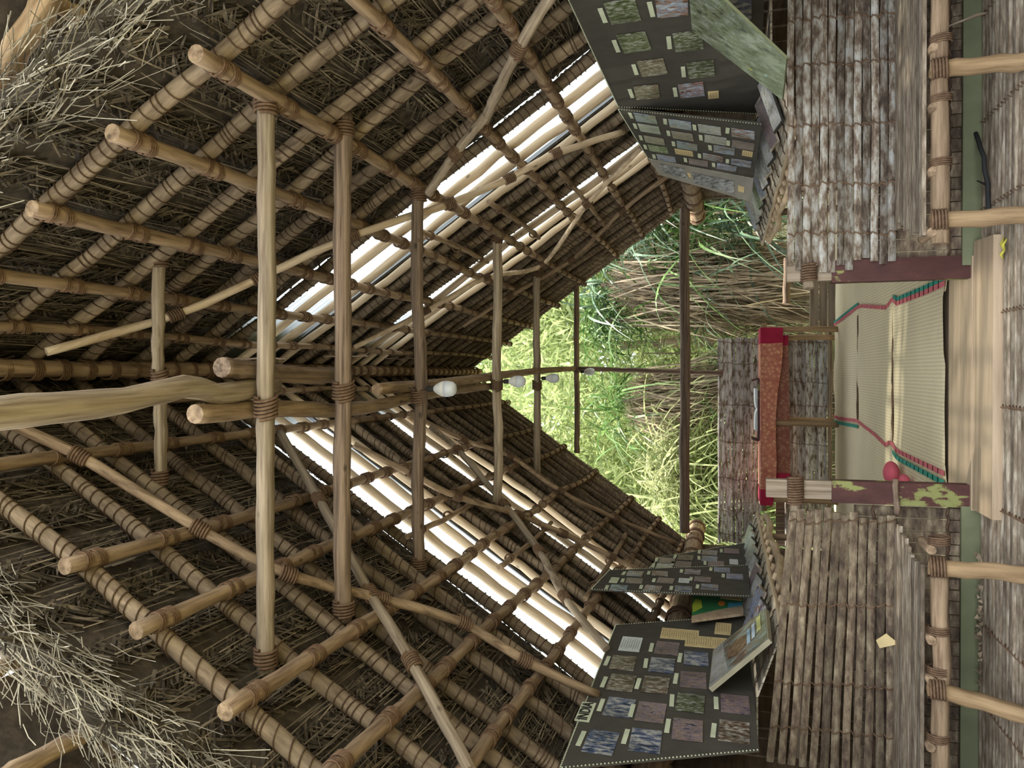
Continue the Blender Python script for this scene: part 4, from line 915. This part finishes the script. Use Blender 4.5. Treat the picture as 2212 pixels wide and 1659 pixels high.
tag(whole('leaf_litter', mb, G4), 'scatter of dry leaf bits along the foot of the left green baseboard', 'leaves', None, 'stuff')
# ================================================================== OUTSIDE
mb = MB()
n = 24
mb.add([(-40+80*i/n, -12+72*j/n, -.25+(.05*math.sin(i*1.7+j) if j > 0 else 0)) for j in range(n+1) for i in range(n+1)], [(j*(n+1)+i, j*(n+1)+i+1, (j+1)*(n+1)+i+1, (j+1)*(n+1)+i) for j in range(n) for i in range(n)])
gr = whole('ground', mb, M_soil); struct(gr)
def blades(name, c, n, L, W_, elev, az, droop, mat, parent, rmin=0, zspread=.3, seed=0, xs=.25, ys=.25):
    """n strap leaves springing from around c; quadratic droop"""
    g = np.random.default_rng(seed); k = 6
    base = np.stack([g.normal(0, xs, n), g.normal(0, ys, n), g.uniform(-zspread, zspread, n)], 1)+np.array(c)
    a = g.uniform(az[0], az[1], n); e = g.uniform(elev[0], elev[1], n); Ln = g.uniform(L*.6, L*1.2, n)
    hd = np.stack([np.cos(a), np.sin(a), np.zeros(n)], 1); dr = g.uniform(droop*.5, droop*1.4, n)
    side = np.stack([-np.sin(a), np.cos(a), np.zeros(n)], 1); side = side+np.stack([np.zeros(n), np.zeros(n), g.normal(0, .6, n)], 1); side /= np.linalg.norm(side, axis=1)[:, None]
    V = []
    for i in range(k+1):
        t = i/k; rr = (np.cos(e)*Ln*t)[:, None]*hd; z = np.sin(e)*Ln*t-dr*Ln*t*t
        P = base+rr+np.stack([np.zeros(n), np.zeros(n), z], 1); w_ = (W_*(1-t**2.2)*(.55+.9*min(t*3, 1))/1.45+.002)*g.uniform(.9, 1.1)
        V += [P-side*w_/2, P+side*w_/2]
    V = np.stack(V, 1).reshape(-1, 3); idx = np.arange(n)[:, None]*(2*(k+1))
    F = np.concatenate([idx+np.array([[2*i, 2*i+1, 2*i+3, 2*i+2]]) for i in range(k)], 0)
    P0 = np.array(MW[parent.name].to_translation()); me = D.meshes.new(name); me.from_pydata((V-P0).tolist(), [], F.tolist()); me.materials.append(mat)
    at = me.attributes.new('tone', 'FLOAT', 'POINT'); at.data.foreach_set('value', np.repeat(g.uniform(0, 1, n), 2*(k+1))); me.update()
    o = D.objects.new(name, me); C.objects.link(o); o.parent = parent; MW[o.name] = MW[parent.name].copy(); return o
def pand(label, x, Y, top, mats, nfresh, ndead, seed, L=1.5, W_=.05, spread=.4, az=(0, 6.283), lowfresh=True, deadL=1.2):
    b = empty('screw_pine', (x, Y, -.2)); tag(b, label, 'screw pine', 'screw pines behind the hall')
    mb = MB(); mb.tube([(x, Y, -.2), (x+.05, Y, top*.5), (x, Y, top)], [.06, .045, .035], 8); part('trunk', mb, W_old, b)
    lv = [top] if not lowfresh else [top, top*.72, top*.45]
    for i, z in enumerate(lv):
        blades('green_leaves', (x, Y, z), nfresh//len(lv), L, W_, (-.1, 1.25), az, .75, mats[i % len(mats)], b, seed=seed+i, xs=spread, ys=spread*.6, zspread=.3)
    if ndead:
        for i, z in enumerate((top*.88, top*.62, top*.40)):
            blades('dead_leaves', (x, Y, z), ndead//3, deadL, W_*.7, (-1.45, -.95), (0, 6.283), .25, G4, b, seed=seed+20+i, xs=spread*.75, ys=spread*.5, zspread=.35)
    return b
pand('bluish green screw pine with long arching blades beside the far right shelf end', 2.9, 13.2, 2.8, (G3, G2, G3), 520, 100, 31, 1.7, .055, .5)
pand('screw pine with a thick brown skirt of dead leaves right of the table', 1.55, 13.6, 3.6, (G3, G2), 170, 1500, 41, 1.3, .045, .36)
pand('slim screw pine with dry hanging leaves behind the right end of the table', 1.1, 14.4, 3.0, (G2,), 120, 420, 47, 1.2, .04, .25)
pand('screw pine with dry skirt and green crown behind the middle of the table', -.5, 13.9, 3.3, (G2, G5), 300, 2100, 51, 1.35, .045, .34)
pand('screw pine with pale arching blades left of the dry middle clump', -1.8, 13.4, 2.3, (G5, G1, G2), 800, 160, 61, 1.6, .045, .45)
pand('lime green screw pine drooping over the far left of the screen', -2.7, 13.6, 2.0, (G1, G5), 900, 0, 71, 1.8, .045, .5)
pand('tall screw pine with dark fronds under the far ridge', .95, 14.0, 3.6, (G2, G3), 170, 0, 81, 1.1, .045, .25, lowfresh=False)
def tree(label, x, Y, z0, z1, r, n, mat, seed, ls=.16):
    b = empty('tree', (x, Y, -.2)); tag(b, label, 'tree', 'trees beyond the screw pines')
    mb = MB(); mb.tube([(x, Y, -.2), (x+.1, Y, z0), (x, Y, (z0+z1)/2)], [.16, .12, .07], 8); part('trunk', mb, W_old, b)
    g = np.random.default_rng(seed); P = g.normal(0, 1, (n, 3)); P /= np.linalg.norm(P, axis=1)[:, None]; P *= (g.uniform(.1, 1, n)**.5)[:, None]
    cl = g.integers(0, 26, n); cc = g.normal(0, .55, (26, 3)); P = P*.42+cc[cl]
    P = P*np.array([r, r*.7, (z1-z0)/2])+np.array([x, Y, (z0+z1)/2])
    Dr = g.normal(0, 1, (n, 3)); Dr[:, 2] -= .4; Dr /= np.linalg.norm(Dr, axis=1)[:, None]; Wd = np.cross(Dr, g.normal(0, 1, (n, 3))); Wd /= np.linalg.norm(Wd, axis=1)[:, None]
    me, o = quads('foliage', P, Dr, Wd, g.uniform(ls*.9, ls*2.2, n), g.uniform(ls*.14, ls*.3, n), g.uniform(0, 1, n), mat)
    ob = link('foliage', me, b, Matrix.Translation(o))
TR = [('broad lime-green tree behind the ridge end', .6, 17.5, 1.5, 7.5, 3.2, 9000, G1, .2), ('lime-green tree filling the left of the gable view', -3.4, 17, .2, 5.8, 3.0, 9000, G1, .2),
      ('olive tree at the right behind the screw pines', 4.6, 17.5, .3, 6.6, 3.0, 8000, G2, .2), ('low bright shrub tree behind the table', -.6, 19, -.1, 3.6, 2.6, 6000, G1, .16),
      ('low yellow-green shrub tree left behind the screen', -3.6, 21, -.1, 3.4, 3.0, 6000, G5, .18), ('low olive shrub tree right of centre far behind', 2.6, 20, -.1, 4.0, 2.8, 6000, G5, .18),
      ('tall pale tree far behind the left screw pines', -6.5, 24, .5, 9, 4.2, 7000, G1, .3), ('tall dark tree far behind on the right', 6.5, 25, .5, 10, 4.5, 7000, G2, .3), ('tall light tree farthest behind the centre', 0, 27, 1, 10, 5, 8000, G1, .32)]
for i, (lb, x, Y, z0, z1, r, n, mt, ls) in enumerate(TR): tree(lb, x, Y, z0, z1, r, int(n*1.35), mt, 200+i, ls)
